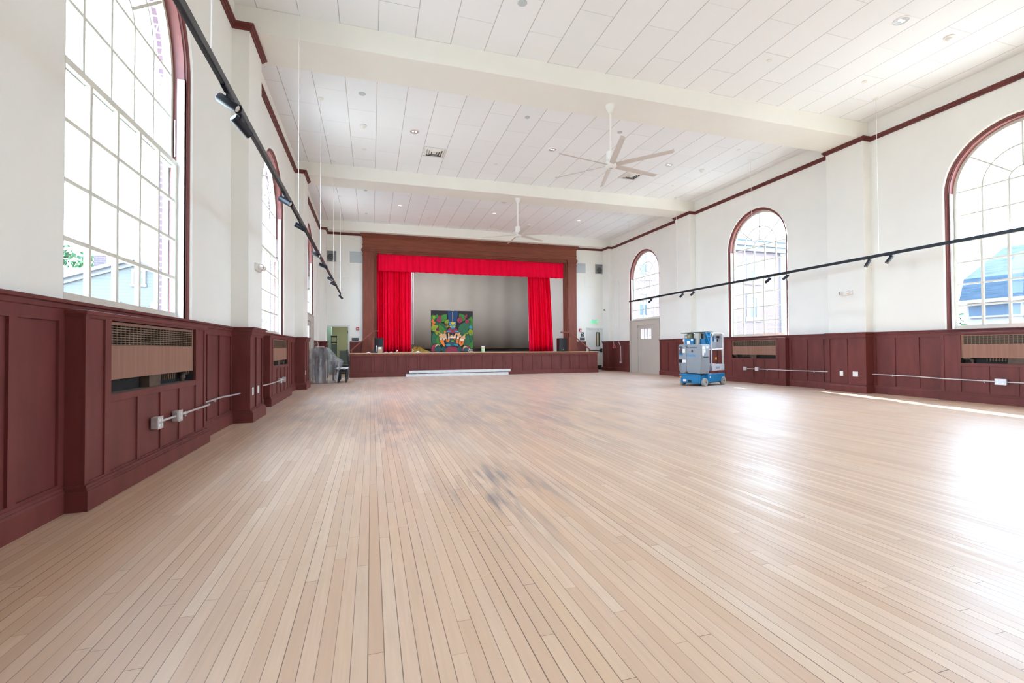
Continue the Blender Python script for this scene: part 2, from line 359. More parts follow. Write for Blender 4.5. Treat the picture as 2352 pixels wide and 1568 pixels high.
def offset_path(path, off, closed=False):
    out = []; N = len(path)
    for i, p in enumerate(path):
        p = Vector(p); ds = []
        if i > 0: ds.append((p-Vector(path[i-1])).normalized())
        if i < N-1: ds.append((Vector(path[i+1])-p).normalized())
        ns = [Vector((-d.y, d.x)) for d in ds]
        if len(ns) == 1: out.append(p+ns[0]*off)
        else:
            b = (ns[0]+ns[1]); k = b.length_squared
            out.append(p + b*(2*off/k) if k > 1e-6 else p+ns[0]*off)
    return out
def sweep_xy(mb, path, prof, cap=True):   # prof [(off, z)] closed polygon, offset to the left of the walk
    P = [[(q.x, q.y, z) for (o, z) in prof for q in [None]] if False else None for _ in path]
    cols = [offset_path(path, o) for o, z in prof]
    P = [[(cols[k][i].x, cols[k][i].y, prof[k][1]) for k in range(len(prof))] for i in range(len(path))]
    mb.grid(P, True)
    if cap: mb.quad(*P[0]); mb.quad(*P[-1][::-1])

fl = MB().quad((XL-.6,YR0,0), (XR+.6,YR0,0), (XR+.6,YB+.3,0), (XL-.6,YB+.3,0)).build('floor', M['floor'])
struct(fl, 'pale sanded maple strip floor across the whole hall', 'floor')
ce = MB().quad((XL-.6,YR0,ZC), (XR+.6,YR0,ZC), (XR+.6,YB+.1,ZC), (XL-.6,YB+.1,ZC)).build('ceiling', M['ceil'])
struct(ce, 'white tiled ceiling in staggered long tiles between the beams', 'ceiling')
for nm, X, sg, wins, lab in (('wall_left', XL, -1, WL, 'cream plaster wall with arched windows on the piano side'), ('wall_right', XR, 1, WR, 'cream plaster wall with arched windows behind the blue lift')):
    mb = MB(); ops = [(c, h+.03, (0 if z > 2 else z), ZS) for c, h, z in wins]
    wall_face(mb, X, YR0, YB+.02, 0, ZC, ops)
    for c, h, z in wins:
        sweep_arch(mb, c, h, (0 if z > 2 else z), ZS, [(-.03, 0), (-.021, .004), (-.009, .012), (-.003, .021), (0, .03)], X, sg)
    o = mb.build(nm, M['plaster']); struct(o, lab, 'wall')
    mb = MB(); XO = X+sg*WT
    wall_face(mb, XO, YR0-.5, YB+.3, -1.3, ZC+.4, [(c, h+.01, (0 if z > 2 else z), ZS) for c, h, z in wins])
    for c, h, z in wins:
        sweep_arch(mb, c, h, (0 if z > 2 else z), ZS, [(-.01, .265), (-.01, WT)], X, sg)
        if z < 2: mb.box(min(X+sg*.2,XO), max(X+sg*.2,XO), c-h, c+h, z-.1, z+.015)
    o = mb.build(nm+'_outer', M['brick']); struct(o, 'red brick outer face of the '+('piano side' if sg < 0 else 'blue lift side')+' wall around its windows', 'wall')
DLX0, DLX1, DLZ = -1.78, -.94, 2.05
DRX0, DRX1, DRZ = 10.17, 10.98, 2.045
PX0, PX1, PZ1 = .16, 9.08, 5.42
mb = MB()
for x0, x1, z0, z1 in ((XL-.5,DLX0,0,ZC), (DLX0,DLX1,DLZ,ZC), (DLX1,PX0,0,ZC), (PX0,PX1,PZ1,ZC), (PX1,DRX0,0,ZC), (DRX0,DRX1,DRZ,ZC), (DRX1,XR+.5,0,ZC)):
    mb.box(x0, x1, YB, YB+.18, z0, z1)
struct(mb.build('wall_back', M['plaster']), 'cream plaster end wall around the stage opening', 'wall')
struct(MB().quad((XL-.5,YR0,0), (XR+.5,YR0,0), (XR+.5,YR0,ZC), (XL-.5,YR0,ZC)).build('wall_front', M['plaster']), 'cream plaster end wall opposite the stage', 'wall')
BE = [(1.85, 2.69), (7.92, 8.79), (14.05, 14.86), (20.13, 20.64)]
BL = ['cream ceiling beam behind the camera', 'nearest cream ceiling beam holding the larger fan', 'cream ceiling beam with the fan nearer the stage', 'cream ceiling beam against the stage wall']
for (a, b), l in zip(BE, BL): struct(MB().box(XL-.1, XR+.1, a, b, ZB, ZC+.02).build('beam', M['beam'], bevel=.01), l, 'beam')
PLAB = ['out of view', 'nearest', 'middle', 'corner']
for side, X, sg, PP in (('piano side', XL, 1, PL), ('blue lift side', XR, -1, PR)):
    for i, (a, b) in enumerate(PP):
        d = PD
        o = MB().box(min(X-sg*.02, X+sg*d), max(X-sg*.02, X+sg*d), a, b, 0, ZB+.001).build('pillar', M['plaster'], bevel=.006)
        struct(o, '%s cream wall pilaster on the %s' % (PLAB[i], side), 'pilaster')

# wall outlines (walked so that the room lies to the left)
def outline(X, sg, PP, depth, bumps=(), y0=YR0, y1=YB, gaps=(), bd=0.0):
    ev = [(a, b, depth) for a, b in PP] + [(a, b, bd) for a, b in bumps]; ev.sort(); runs = [[]]; y = y0
    pts = [(X, y0)]
    for a, b, d in ev:
        pts += [(X, a), (X+sg*d, a), (X+sg*d, min(b, y1)), (X, min(b, y1))]
    if ev[-1][1] < y1: pts.append((X, y1))
    else: pts.pop()
    return pts
def clip_runs(pts, gaps):
    runs = [[]]
    for i, p in enumerate(pts):
        runs[-1].append(p)
        if i < len(pts)-1:
            q = pts[i+1]
            for g0, g1 in gaps:
                if abs(p[0]-q[0]) < 1e-6 and p[1] <= g0 and q[1] >= g1:
                    runs[-1].append((p[0], g0)); runs.append([(p[0], g1)])
    return runs
BUL = [(-2.07, .31), (3.855, 6.255), (9.83, 12.16)]
BUR = [(-1.94, .42), (4.14, 6.46), (10.15, 12.50)]
BD = .14
GL = [(15.78, 18.08)]; GR = [(16.24, 18.55)]
crown = [(0, ZCROWN0), (.022, ZCROWN0), (.026, ZCROWN0+.03), (.045, ZCROWN0+.034), (.05, ZCROWN0+.06), (.068, ZCROWN0+.064), (.072, ZCROWN1), (0, ZCROWN1)]
railp = [(0, 1.315), (.024, 1.315), (.026, 1.365), (.036, 1.368), (.038, 1.40), (.055, 1.405), (.057, ZRAIL), (0, ZRAIL)]
basep = [(0, 0), (.048, 0), (.048, .135), (.040, .150), (.034, .152), (.030, .172), (.012, .178), (0, .178)]
def flip(path, sg): return path if sg < 0 else path[::-1]
for side, X, sg, PP, BU, GG, nm in (('left', XL, 1, PL, BUL, GL, 'piano side'), ('right', XR, -1, PR, BUR, GR, 'blue lift side')):
    mb = MB(); sweep_xy(mb, flip(outline(X, sg, PP, PD), -sg) if False else (outline(X, sg, PP, PD)[::-1] if sg > 0 else outline(X, sg, PP, PD)), crown)
    struct(mb.build('trim_1' if sg > 0 else 'trim_2', M['wood']), 'dark red picture rail high along the %s wall' % nm, 'moulding')
    full = outline(X, sg, PP, PD+.03)
    mb = MB()
    for r in clip_runs(full, GG): sweep_xy(mb, r[::-1] if sg > 0 else r, railp)
    struct(mb.build('trim_3' if sg > 0 else 'trim_4', M['wood'], bevel=.002), 'dark red cap rail on top of the %s wainscot' % nm, 'moulding')
    mb = MB()
    for r in clip_runs(full, GG): sweep_xy(mb, r[::-1] if sg > 0 else r, basep)
    struct(mb.build('baseboard_'+side, M['wood']), 'dark red baseboard along the foot of the %s wall' % nm, 'baseboard')
    # wainscot panels and battens
    mb = MB(); T = .018
    def bx(d0, d1, y0, y1, z0, z1): mb.box(min(X+sg*d0, X+sg*d1), max(X+sg*d0, X+sg*d1), y0, y1, z0, z1)
    segs = []; y = YR0
    stops = sorted([(a, b) for a, b in PP] + GG)
    for a, b in stops:
        if a > y: segs.append((y, a))
        y = max(y, b)
    for a, b in segs:
        bx(-.01, .006, a, b, 0, 1.40); bx(.006, T+.006, a, b, 1.285, 1.33); bx(.006, T+.006, a, b, .16, .195)
        nb = max(1, round((b-a)/.46)); ys = [a+(b-a)*k/nb for k in range(nb+1)]
        KB = [2.95, 3.387, 3.83, 6.29, 6.72, 7.21, 7.745, 8.64, 9.2, 9.79, 12.2, 12.7, 13.2, 13.68] if sg > 0 else [3.2, 3.65, 4.1, 6.50, 6.951, 7.425, 7.83, 8.83, 9.138, 9.615, 10.1, 12.54, 13.0, 13.5, 13.98, 14.92, 15.17, 15.717, 16.2]
        ins = [k for k in KB if a < k < b]
        if ins: ys = ins
        for yy in ys:
            bx(.006, T+.006, max(a, yy-.033), min(b, yy+.033), .195, 1.285)
    for a, b in PP:
        d = PD+.012
        mb.box(min(X, X+sg*d), max(X, X+sg*d), a-.012, b+.012, 0, 1.40)
        for y0, y1 in ((a-.012, a+.045), ((a+b)/2-.03, (a+b)/2+.03), (b-.045, b+.012)): bx(d-.001, d+T, y0, y1, .195, 1.285)
        bx(d-.001, d+T, a, b, 1.285, 1.33); bx(d-.001, d+T, a, b, .16, .195)
    struct(mb.build('wainscot_'+side, M['wood']), 'dark red board and batten wainscot on the %s wall' % nm, 'wainscot')
# end wall trims
mb = MB()
for path in ([(-.34, YB), (XL+PD, YB)], [(XR-PD, YB), (9.52, YB)]): sweep_xy(mb, path, crown)
struct(mb.build('trim_5', M['wood']), 'dark red picture rail on the end wall beside the stage arch', 'moulding')
mb = MB()
for x0, x1 in ((XL, DLX0-.07), (DLX1+.07, -.3), (9.5, DRX0-.07)):
    mb.box(x0, x1, YB-.012, YB+.01, 0, 1.40); mb.box(x0, x1, YB-.03, YB, 1.31, 1.40); mb.box(x0, x1, YB-.045, YB, 0, .17); mb.box(x0, x1, YB-.045, YB, 1.395, ZRAIL)
    k = max(1, round((x1-x0)/.5))
    for i in range(k+1):
        xx = x0+(x1-x0)*i/k; mb.box(max(x0, xx-.03), min(x1, xx+.03), YB-.03, YB, .17, 1.31)
struct(mb.build('wainscot_back', M['wood']), 'dark red wainscot on the end wall beside both doors', 'wainscot')

# ------------------------------------------------------------------ windows
def make_window(idx, X, sg, cy, hw, zb, label):
    w = thing('window_%d' % idx, label, 'window', (X, cy, zb), kind='structure')
    def bx(mb, d0, d1, y0, y1, z0, z1): mb.box(min(X+sg*d0, X+sg*d1), max(X+sg*d0, X+sg*d1), y0, y1, z0, z1)
    mb = MB(); sweep_arch(mb, cy, hw, zb, ZS, [(.0, .02), (.0, .20), (.062, .20), (.062, .062), (.05, .058), (.05, .045), (.028, .04), (.022, .028), (.006, .02)], X, sg, True)
    mb.build('casing', M['soffit'], w, smooth=True)
    mb = MB(); sweep_arch(mb, cy, hw, zb, ZS, [(-.002, .024), (.02, .024), (.024, .036), (.05, .04), (.05, .056), (.0, .058)], X, sg, True)
    mb.build('casing_moulding', M['wood'], w, smooth=True)
    mb = MB()
    for s in (-1, 1):
        y0, y1 = sorted((cy+s*(hw-.062), cy+s*(hw-.082))); bx(mb, .056, .125, y0, y1, zb, ZS-.02)
    mb.build('jamb_liner', M['white'], w)
    fr = hw-.075; low = zb+.02; meet = 3.20
    # lower sash
    mb = MB(); d0, d1 = .12, .16; rt = meet+.035
    for s in (-1, 1):
        y0, y1 = sorted((cy+s*fr, cy+s*(fr-.055))); bx(mb, d0, d1, y0, y1, low, rt)
    bx(mb, d0+.0008, d1-.0008, cy-fr+.001, cy+fr-.001, low-.001, low+.06); bx(mb, d0+.0008, d1-.0008, cy-fr+.001, cy+fr-.001, rt-.055, rt+.001)
    cw = (2*fr-.11)/5
    for k in range(1, 5):
        yy = cy-fr+.055+cw*k; bx(mb, d0+.004, d1-.004, yy-.018, yy+.018, low, rt)
    zz = [1.905, 2.335, 2.775]
    for z in zz:
        if z > low+.15: bx(mb, d0+.0055, d1-.0055, cy-fr, cy+fr, z-.016, z+.016)
    mb.build('lower_sash', M['sash'], w)
    mb = MB(); bx(mb, .139, .142, cy-fr+.05, cy+fr-.05, low+.055, rt-.05); mb.build('lower_pane', M['glass'], w)
    # upper sash
    mb = MB(); d0, d1 = .17, .21; b0 = meet-.03
    sweep_arch(mb, cy, fr+.012, b0, ZS, [(0, d0), (.06, d0), (.06, d1), (0, d1)], X, sg, True)
    bx(mb, d0-.008, d1, cy-fr, cy+fr, b0, b0+.065)
    a0, a1 = d0+.006, d1-.006
    for k in (-1.5, -.5, .5, 1.5): bx(mb, a0, a1, cy+k*cw-.015, cy+k*cw+.015, b0, ZS)
    for z in (3.735, ZS): bx(mb, a0+.0015, a1-.0015, cy-fr+.03, cy+fr-.03, z-.015, z+.015)
    for r in (cw*.5, cw*1.5):
        P = []
        for i in range(19):
            a = pi*i/18; P.append([(X+sg*d, cy+(r+e)*cos(a), ZS+(r+e)*sin(a)) for e, d in ((-.014, a0+.003), (.014, a0+.003), (.014, a1-.003), (-.014, a1-.003))])
        mb.grid(P, True)
    for a in (radians(40), pi/2, radians(140)):
        dv = Vector((0, cos(a), sin(a))); nv = Vector((0, -sin(a), cos(a))); r0, r1 = cw*.5, fr-.03
        mb.obox(Vector((X+sg*(a0+a1)/2, cy, ZS))+dv*(r0+r1)/2, (1,0,0), dv, nv, (a1-a0)/2-.0045, (r1-r0)/2, .014)
    mb.build('upper_sash', M['sash'], w)
    mb = MB(); g = fr-.03
    pts = [(X+sg*.189, cy-g, b0+.03)] + [(X+sg*.189, cy+g*cos(pi-pi*i/24), ZS+g*sin(pi-pi*i/24)) for i in range(25)] + [(X+sg*.189, cy+g, b0+.03)]
    mb.prism(pts, (sg*.003, 0, 0)); mb.build('upper_pane', M['glass'], w)
    mb = MB(); sweep_arch(mb, cy, hw, zb, ZS, [(-.02, .215), (.075, .215), (.075, .262), (.055, .268), (-.02, .268)], X, sg, True)
    mb.build('outer_frame', M['white'], w)
    mb = MB(); bx(mb, -.0, .24, cy-hw, cy+hw, zb-.03, zb+.0)
    mb.build('stool', M['wood'] if zb < 2 else M['door'], w)
    mb = MB(); bx(mb, .115, .235, cy-hw+.03, cy+hw-.03, zb, zb+.022); mb.build('sill', M['sash'], w)
    # roller-sash counterbalance rod seen beside the liner
    mb = MB()
    for s in (-1, 1): mb.tube([(X+sg*.15, cy+s*(hw-.068), 3.3), (X+sg*.15, cy+s*(hw-.068), 3.72)], .007, 6)
    mb.build('sash_balance', M['steel'], w)
    # light portal filling the opening (sampling aid for the sky, gives no light of its own)
    ld = bpy.data.lights.new('portal', 'AREA'); lo = bpy.data.objects.new('portal', ld); COL.objects.link(lo)
    ld.shape = 'RECTANGLE'; H = ZS+hw-zb; ld.size = H; ld.size_y = 2*hw; ld.cycles.is_portal = True
    lo.location = (X+sg*.30, cy, zb+H/2); lo.rotation_euler = Vector((-sg, 0, 0)).to_track_quat('-Z', 'Y').to_euler()
    dirq = Vector((-sg, 0, 0)); zax = -dirq; xax = Vector((0,0,1)); yax = zax.cross(xax)
    lo.matrix_world = Matrix(((xax.x, yax.x, zax.x, lo.location.x), (xax.y, yax.y, zax.y, lo.location.y), (xax.z, yax.z, zax.z, lo.location.z), (0,0,0,1)))
WNL = ['arched window behind the camera on the piano side', 'large arched window beside the nearest radiator cabinet, house outside', 'arched window of the middle bay on the piano side', 'short arched window over the piano side doorway']
WNR = ['arched window behind the camera on the blue lift side', 'large arched window showing a slate roof outside', 'arched window with the brick building outside, right of the blue lift', 'short arched window above the taupe door']
for i, (c, h, z) in enumerate(WL): make_window(i+1, XL, -1, c, h, z, WNL[i])
for i, (c, h, z) in enumerate(WR): make_window(i+5, XR, 1, c, h, z, WNR[i])

# side doors under the short windows
def side_door(idx, X, sg, cy, hw, label):
    d = thing('door_%d' % idx, label, 'door', (X, cy, 0), kind='structure')
    def bx(mb, d0, d1, y0, y1, z0, z1): mb.box(min(X+sg*d0, X+sg*d1), max(X+sg*d0, X+sg*d1), y0, y1, z0, z1)
    mb = MB(); bx(mb, .02, .10, cy-hw, cy+hw, 2.075, 2.30); bx(mb, .015, .09, cy-hw, cy+hw, 2.27, 2.33)
    bx(mb, .02, .10, cy-hw, cy-.72, 0, 2.09); bx(mb, .02, .10, cy+.52, cy+hw, 0, 2.09); bx(mb, -.015, .05, cy-hw-.03, cy-hw+.06, 0, 2.30); bx(mb, -.015, .05, cy+hw-.06, cy+hw+.03, 0, 2.30)
    mb.build('surround', M['door'], d)
    mb = MB(); y0, y1, z0, z1 = cy-.48, cy+.30, 1.49, 1.91; L0, L1 = cy-.71, cy+.51
    bx(mb, .05, .095, L0, y0, .0, 2.07); bx(mb, .05, .095, y1, L1, .0, 2.07); bx(mb, .05, .095, y0, y1, .0, z0); bx(mb, .05, .095, y0, y1, z1, 2.07)
    for k in (1, 2): bx(mb, .055, .09, y0+(y1-y0)*k/3-.02, y0+(y1-y0)*k/3+.02, z0, z1)
    mb.build('leaf', M['door'], d)
    mb = MB(); bx(mb, .07, .075, y0, y1, z0, z1); mb.build('glass_panel', M['glass'], d)
    mb = MB(); bx(mb, .10, WT+.02, cy-hw-.2, cy+hw+.2, 2.12, 2.31); mb.build('lintel', M['brick'], d)
side_door(1, XL, -1, WL[3][0], 1.12, 'taupe door under the short window, behind the draped piano')
side_door(2, XR, 1, WR[3][0], 1.11, 'taupe door with a three light glass panel on the blue lift side')

# end wall doors
d = thing('door_3', 'open doorway to the green storage room beside the stage', 'doorway', (-1.36, YB, 0), kind='structure')
mb = MB()
for x0, x1, z0, z1 in ((DLX0-.065, DLX0, 0, DLZ+.06), (DLX1, DLX1+.065, 0, DLZ+.06), (DLX0-.065, DLX1+.065, DLZ, DLZ+.065)): mb.box(x0, x1, YB-.025, YB+.18, z0, z1)
mb.build('frame', M['bdoor'], d)
for z in (.35, 1.05, 1.82):
    mb = MB().box(DLX1-.012, DLX1, YB+.02, YB+.06, z-.06, z+.06); mb.tube([(DLX1-.012, YB+.01, z-.06), (DLX1-.012, YB+.01, z+.06)], .012, 8); mb.build('hinge', M['black'], d)
d = thing('door_4', 'pale grey door with narrow glass slot and panic bar beside the stage', 'door', (10.57, YB, 0), kind='structure')
mb = MB()
for x0, x1, z0, z1 in ((DRX0-.055, DRX0, 0, DRZ+.05), (DRX1, DRX1+.075, 0, DRZ+.05), (DRX0-.055, DRX1+.075, DRZ, DRZ+.06)): mb.box(x0, x1, YB-.025, YB+.12, z0, z1)
mb.build('frame', M['bdoor'], d)
mb = MB(); l0, l1, m0, m1 = 10.66, 10.845, 1.18, 1.875
for x0, x1, z0, z1 in ((DRX0, l0, .0, DRZ), (l1, DRX1, .0, DRZ), (l0, l1, .0, m0), (l0, l1, m1, DRZ)): mb.box(x0, x1, YB+.01, YB+.055, z0, z1)
mb.build('leaf', M['bdoor'], d)
mb = MB()
for x0, x1, z0, z1 in ((l0, l0+.03, m0, m1), (l1-.03, l1, m0, m1), (l0, l1, m0, m0+.03), (l0, l1, m1-.03, m1)): mb.box(x0, x1, YB-.005, YB+.04, z0, z1)
mb.build('glass_frame', M['black'], d)
MB().box(l0, l1, YB+.03, YB+.035, m0, m1).build('glass_panel', M['lite'], d)
mb = MB().box(10.22, 10.86, YB-.07, YB-.03, .955, 1.0); mb.box(10.86, 10.95, YB-.09, YB+.01, .90, 1.06); mb.lathe((10.92, YB-.05, .98), [(.0,-.1),(.03,-.1),(.045,-.06),(.045,.06),(.03,.1),(0,.1)], (0,0,1), 12); mb.build('panic_bar', M['black'], d, bevel=.01)
MB().box(DRX0+.02, DRX1-.02, YB+.002, YB+.011, .03, .24).build('kick_plate', M['dark'], d)

# storage room behind the open doorway
mb = MB().box(-2.6, -2.5, YB+.17, 24, 0, 2.9).box(-2.6, .0, 24, 24.1, 0, 2.9).box(-.12, 0, YB+.17, 24, 0, 2.9).box(-2.6, 0, YB+.17, 24.1, 2.8, 2.9)
struct(mb.build('wall_storage', M['greenw']), 'olive green wall of the storage room beyond the doorway', 'wall')
struct(MB().box(-2.5, -1.75, 22.5, 23.0, 0, 2.8).build('wall_storage_recess', M['tealw']), 'teal green projecting wall inside the storage room', 'wall')
struct(MB().box(-2.5, -.1, YB+.1, 24, -.05, .003).build('floor_storage', M['stagef']), 'worn floor of the storage room beyond the doorway', 'floor')
ld = bpy.data.lights.new('storage_fill_lamp', 'AREA'); ld.size = .5; ld.energy = 28; ld.color = (1, .95, .85); lo = bpy.data.objects.new('storage_fill_lamp', ld); COL.objects.link(lo); lo.location = (-1.2, 22.2, 2.75)  # added lamp, out of view, that brightens the storage room
t = thing('material_lift', 'grey mast lift standing inside the storage room doorway', 'lift', (-1.6, 22.1, 0))
mb = MB()
for x in (-1.72, -1.5): mb.box(x, x+.035, 22.0, 22.06, .1, 1.72)
mb.build('mast', M['teal'], t)
MB().box(-1.70, -1.47, 22.03, 22.10, .12, 1.33).build('mast_cover', M['teal'], t)
for z in (1.4, 1.66): MB().box(-1.72, -1.465, 21.98, 22.0, z-.03, z+.04).build('cross_plate', M['black'], t)
mb = MB().box(-1.8, -1.4, 21.7, 22.4, .04, .1); mb.build('base', M['teal'], t)
t = thing('storage_cabinet', 'grey teal cabinet with black lid in the storage room', 'cabinet', (-1.1, 22.3, 0))
MB().box(-1.37, -.68, 22.0, 22.5, .03, 1.02).build('body', M['teal'], t)
MB().box(-1.39, -.66, 21.98, 22.52, 1.02, 1.06).build('lid', M['lgrey'], t)
MB().box(-1.02, -.66, 21.96, 22.3, .98, 1.10).build('lid_handle', M['black'], t)

# ------------------------------------------------------------------ radiator cabinets
def radiator(X, sg, y0, y1, label, near):
    t = thing('radiator_cabinet', label, 'radiator cabinet', (X+sg*BD/2, (y0+y1)/2, 0), group='radiator cabinets under the windows')
    def bx(mb, d0, d1, a, b, z0, z1): mb.box(min(X+sg*d0, X+sg*d1), max(X+sg*d0, X+sg*d1), a, b, z0, z1)
    g0, g1, gz0, gz1 = y0+.325, y1-.335, .755, 1.315
    D = BD
    mb = MB(); 
    bx(mb, .02, D, y0, y0+.01, 0, 1.34); bx(mb, .02, D, y1-.01, y1, 0, 1.34)           # ends
    for a, b, z0, z1 in ((y0, g0, 0, 1.34), (g1, y1, 0, 1.34), (g0, g1, 0, gz0), (g0, g1, gz1, 1.34)): bx(mb, D-.02, D-.012, a, b, z0, z1)
    def st(a, b, z0, z1): bx(mb, D-.013, D, a, b, z0, z1)
    st(y0, y0+.045, .15, 1.34); st(y0+.245, g0, .15, 1.34); st(g1, g1+.055, .15, 1.34); st(y1-.06, y1, .15, 1.34)
    st(y0, y1, 1.312, 1.34); st(g0, g1, gz0-.055, gz0); st(y0, y1, .15, .185)
    for k in (1, 2, 3):
        yy = g0+(g1-g0)*k/4; st(yy-.022, yy+.022, .18, gz0-.05)
    mb.build('case', M['wood'], t, bevel=.002)
    mb = MB(); bx(mb, .02, D+.012, y0-.012, y1+.012, 1.335, 1.362); bx(mb, .02, D+.004, y0-.004, y1+.004, 1.318, 1.336); mb.build('top_ledge', M['wood'], t, bevel=.003)
    mb = MB(); bx(mb, .02, D+.034, y0-.034, y1+.034, 0, .135); bx(mb, .02, D+.026, y0-.026, y1+.026, .135, .152); bx(mb, .02, D+.018, y0-.018, y1+.018, .152, .172); mb.build('plinth', M['wood'], t, bevel=.002)
    mb = MB(); bx(mb, .012, .015, g0, g1, gz0-.05, gz1); bx(mb, .012, D-.02, g0-.01, g0, gz0-.05, gz1); bx(mb, .012, D-.02, g1, g1+.01, gz0-.05, gz1); bx(mb, .012, D-.02, g0, g1, gz1, gz1+.006)
    mb.build('recess', M['dark'], t)
    mb = MB(); bx(mb, .012, D-.02, g0, g1, gz0-.008, gz0-.0005); mb.build('recess_floor', M['dust'], t)
    mb = MB(); 
    for a, b in ((g0+.0, g0+.035), (g1-.035, g1)): bx(mb, D-.05, D-.025, a, b, .86, gz1)
    bx(mb, D-.055, D-.027, g0+.01, g1-.01, .862, 1.125); bx(mb, D-.05, D-.03, g0, g1, gz1-.03, gz1-.008)
    mb.build('cover_panel', M['tan'], t, bevel=.002)
    mb = MB(); n = 26 if near else 24
    for k in range(n+1):
        yy = g0+.035+(g1-g0-.07)*k/n; bx(mb, D-.045, D-.036, yy-.003, yy+.003, 1.12, gz1-.02)
    for k in range(9):
        z = 1.13+(gz1-.03-1.13)*k/8; bx(mb, D-.036, D-.031, g0+.03, g1-.03, z-.0028, z+.0028)
    mb.build('grille', M['mesh'], t)
    mb = MB(); xx = X+sg*.06
    mb.tube([(xx, g1-.15, gz0), (xx, g1-.15, .82), (xx, g1-.10, .845), (xx, g1-.01, .845)], .022, 10)
    for yy in (g1-.15, g1-.12, g1-.06): mb.lathe((xx, yy, .845 if yy > g1-.14 else .80), [(.032,-.012),(.032,.012)], (0,1,0) if yy > g1-.14 else (0,0,1), 10)
    mb.build('heating_pipe', M['pipe'], t)
    mb = MB(); bx(mb, .02, .09, g0+.75, g0+.98, gz0, .862); mb.build('valve_block', M['pipe'], t)
    mb = MB(); bx(mb, .05, .07, g1-.75, g1-.375, .815, .83)
    for k in range(9): bx(mb, .02, .085, g1-.75+k*.045, g1-.735+k*.045, .80, .861)
    mb.build('heating_fins', M['pipe'], t)
    return t
radiator(XL, 1, *BUL[1], 'radiator cabinet under the large window, nearest on the piano side', True)
radiator(XL, 1, *BUL[2], 'radiator cabinet between the two pilasters on the piano side', False)
radiator(XR, -1, *BUR[1], 'radiator cabinet under the window with the slate roof view', True)
radiator(XR, -1, *BUR[2], 'radiator cabinet just right of the blue lift', False)

# ------------------------------------------------------------------ stage
ZST = .943; YF = 18.80
t = thing('stage_platform', 'raised stage with dark red panelled front and pale deck edge', 'stage', (4.5, YF, 0))
SX0, SX1 = -.775, 9.765
mb = MB().box(SX0, SX1, YF, YF+.05, 0, ZST-.02).box(SX0, SX0+.05, YF, YB-.03, 0, ZST-.02).box(SX1-.05, SX1, YF, YB-.03, 0, ZST-.02)
xs = [-.373, .059, .511, .956, 1.382, 1.809, 2.26, 2.722, 3.131, 3.582, 4.021, 4.461, 4.922, 5.359, 5.793, 6.252, 6.707, 7.117, 7.584, 8.047, 8.468, 8.904, 9.325]
for x in [SX0+.03]+xs+[SX1-.03]: mb.box(x-.03, x+.03, YF-.022, YF, .15, .80)
mb.box(SX0, SX1, YF-.022, YF, .80, .845)
mb.build('front_panels', M['wood'], t, bevel=.002)
mb = MB().box(SX0-.035, SX1+.035, YF-.035, YF+.02, 0, .165).box(SX0-.035, SX0+.03, YF-.035, YB-.03, 0, .165).box(SX1-.03, SX1+.035, YF-.035, YB-.03, 0, .165); mb.build('plinth', M['wood'], t, bevel=.004)
mb = MB().box(SX0-.03, SX1+.03, YF-.03, YF+.02, .845, .915).box(SX0-.015, SX1+.015, YF-.02, YF+.02, .83, .85).box(SX0-.03, SX0+.02, YF-.03, YB-.03, .845, .915).box(SX1-.02, SX1+.03, YF-.03, YB-.03, .845, .915); mb.build('edge_moulding', M['wood2'], t, bevel=.006)
mb = MB().box(SX0-.045, SX1+.045, YF-.045, YB-.03, ZST-.028, ZST); mb.build('deck', M['stagew'], t, bevel=.004)
for x, l in ((3.36, 0), (3.8, 0), (5.0, 0), (5.5, 0), (6.9, 0)):
    MB().box(x-.035, x+.035, YF-.021, YF-.0, .42, .52).build('blank_plate', M['wood'], t)
# stage house shell
struct(MB().box(PX0-.38, PX1+.38, YB-.03, 26.08, ZST-.05, ZST).build('floor_stage', M['stagef']), 'worn wooden stage floor behind the scarlet curtains', 'floor')
YS = 26.1
mb = MB().box(PX0-.5, PX0-.4, YB+.17, YS, 0, 7.4).box(PX1+.4, PX1+.5, YB+.17, YS, 0, 7.4).box(PX0-.5, PX1+.5, YS, YS+.1, 0, 7.4).box(PX0-.5, PX1+.5, YB+.1, YS+.1, 7.3, 7.4).box(PX0-.5, PX1+.5, YB+.17, YB+.25, ZC-.1, 7.4)
struct(mb.build('wall_stage', M['white']), 'white walls of the stage house behind the curtains', 'wall')
P = []
for i in range(61):
    x = PX0-.3+(PX1-PX0+.6)*i/60; yy = YS-.35+.035*sin(i*.9)+.03*sin(i*.37+1)
    P.append([(x, yy, z) for z in (1.10, 3.5, 6.2)])
tag(MB().grid(P).build('backdrop', M['cyc'], smooth=True, solid=.01), 'plain grey cloth backdrop across the rear of the stage', 'backdrop')
struct(MB().box(PX0-.3, PX1+.3, YS-.28, YS-.02, ZST, 1.105).build('trim_6', M['dark']), 'dark skirting under the grey stage backdrop', 'skirting')
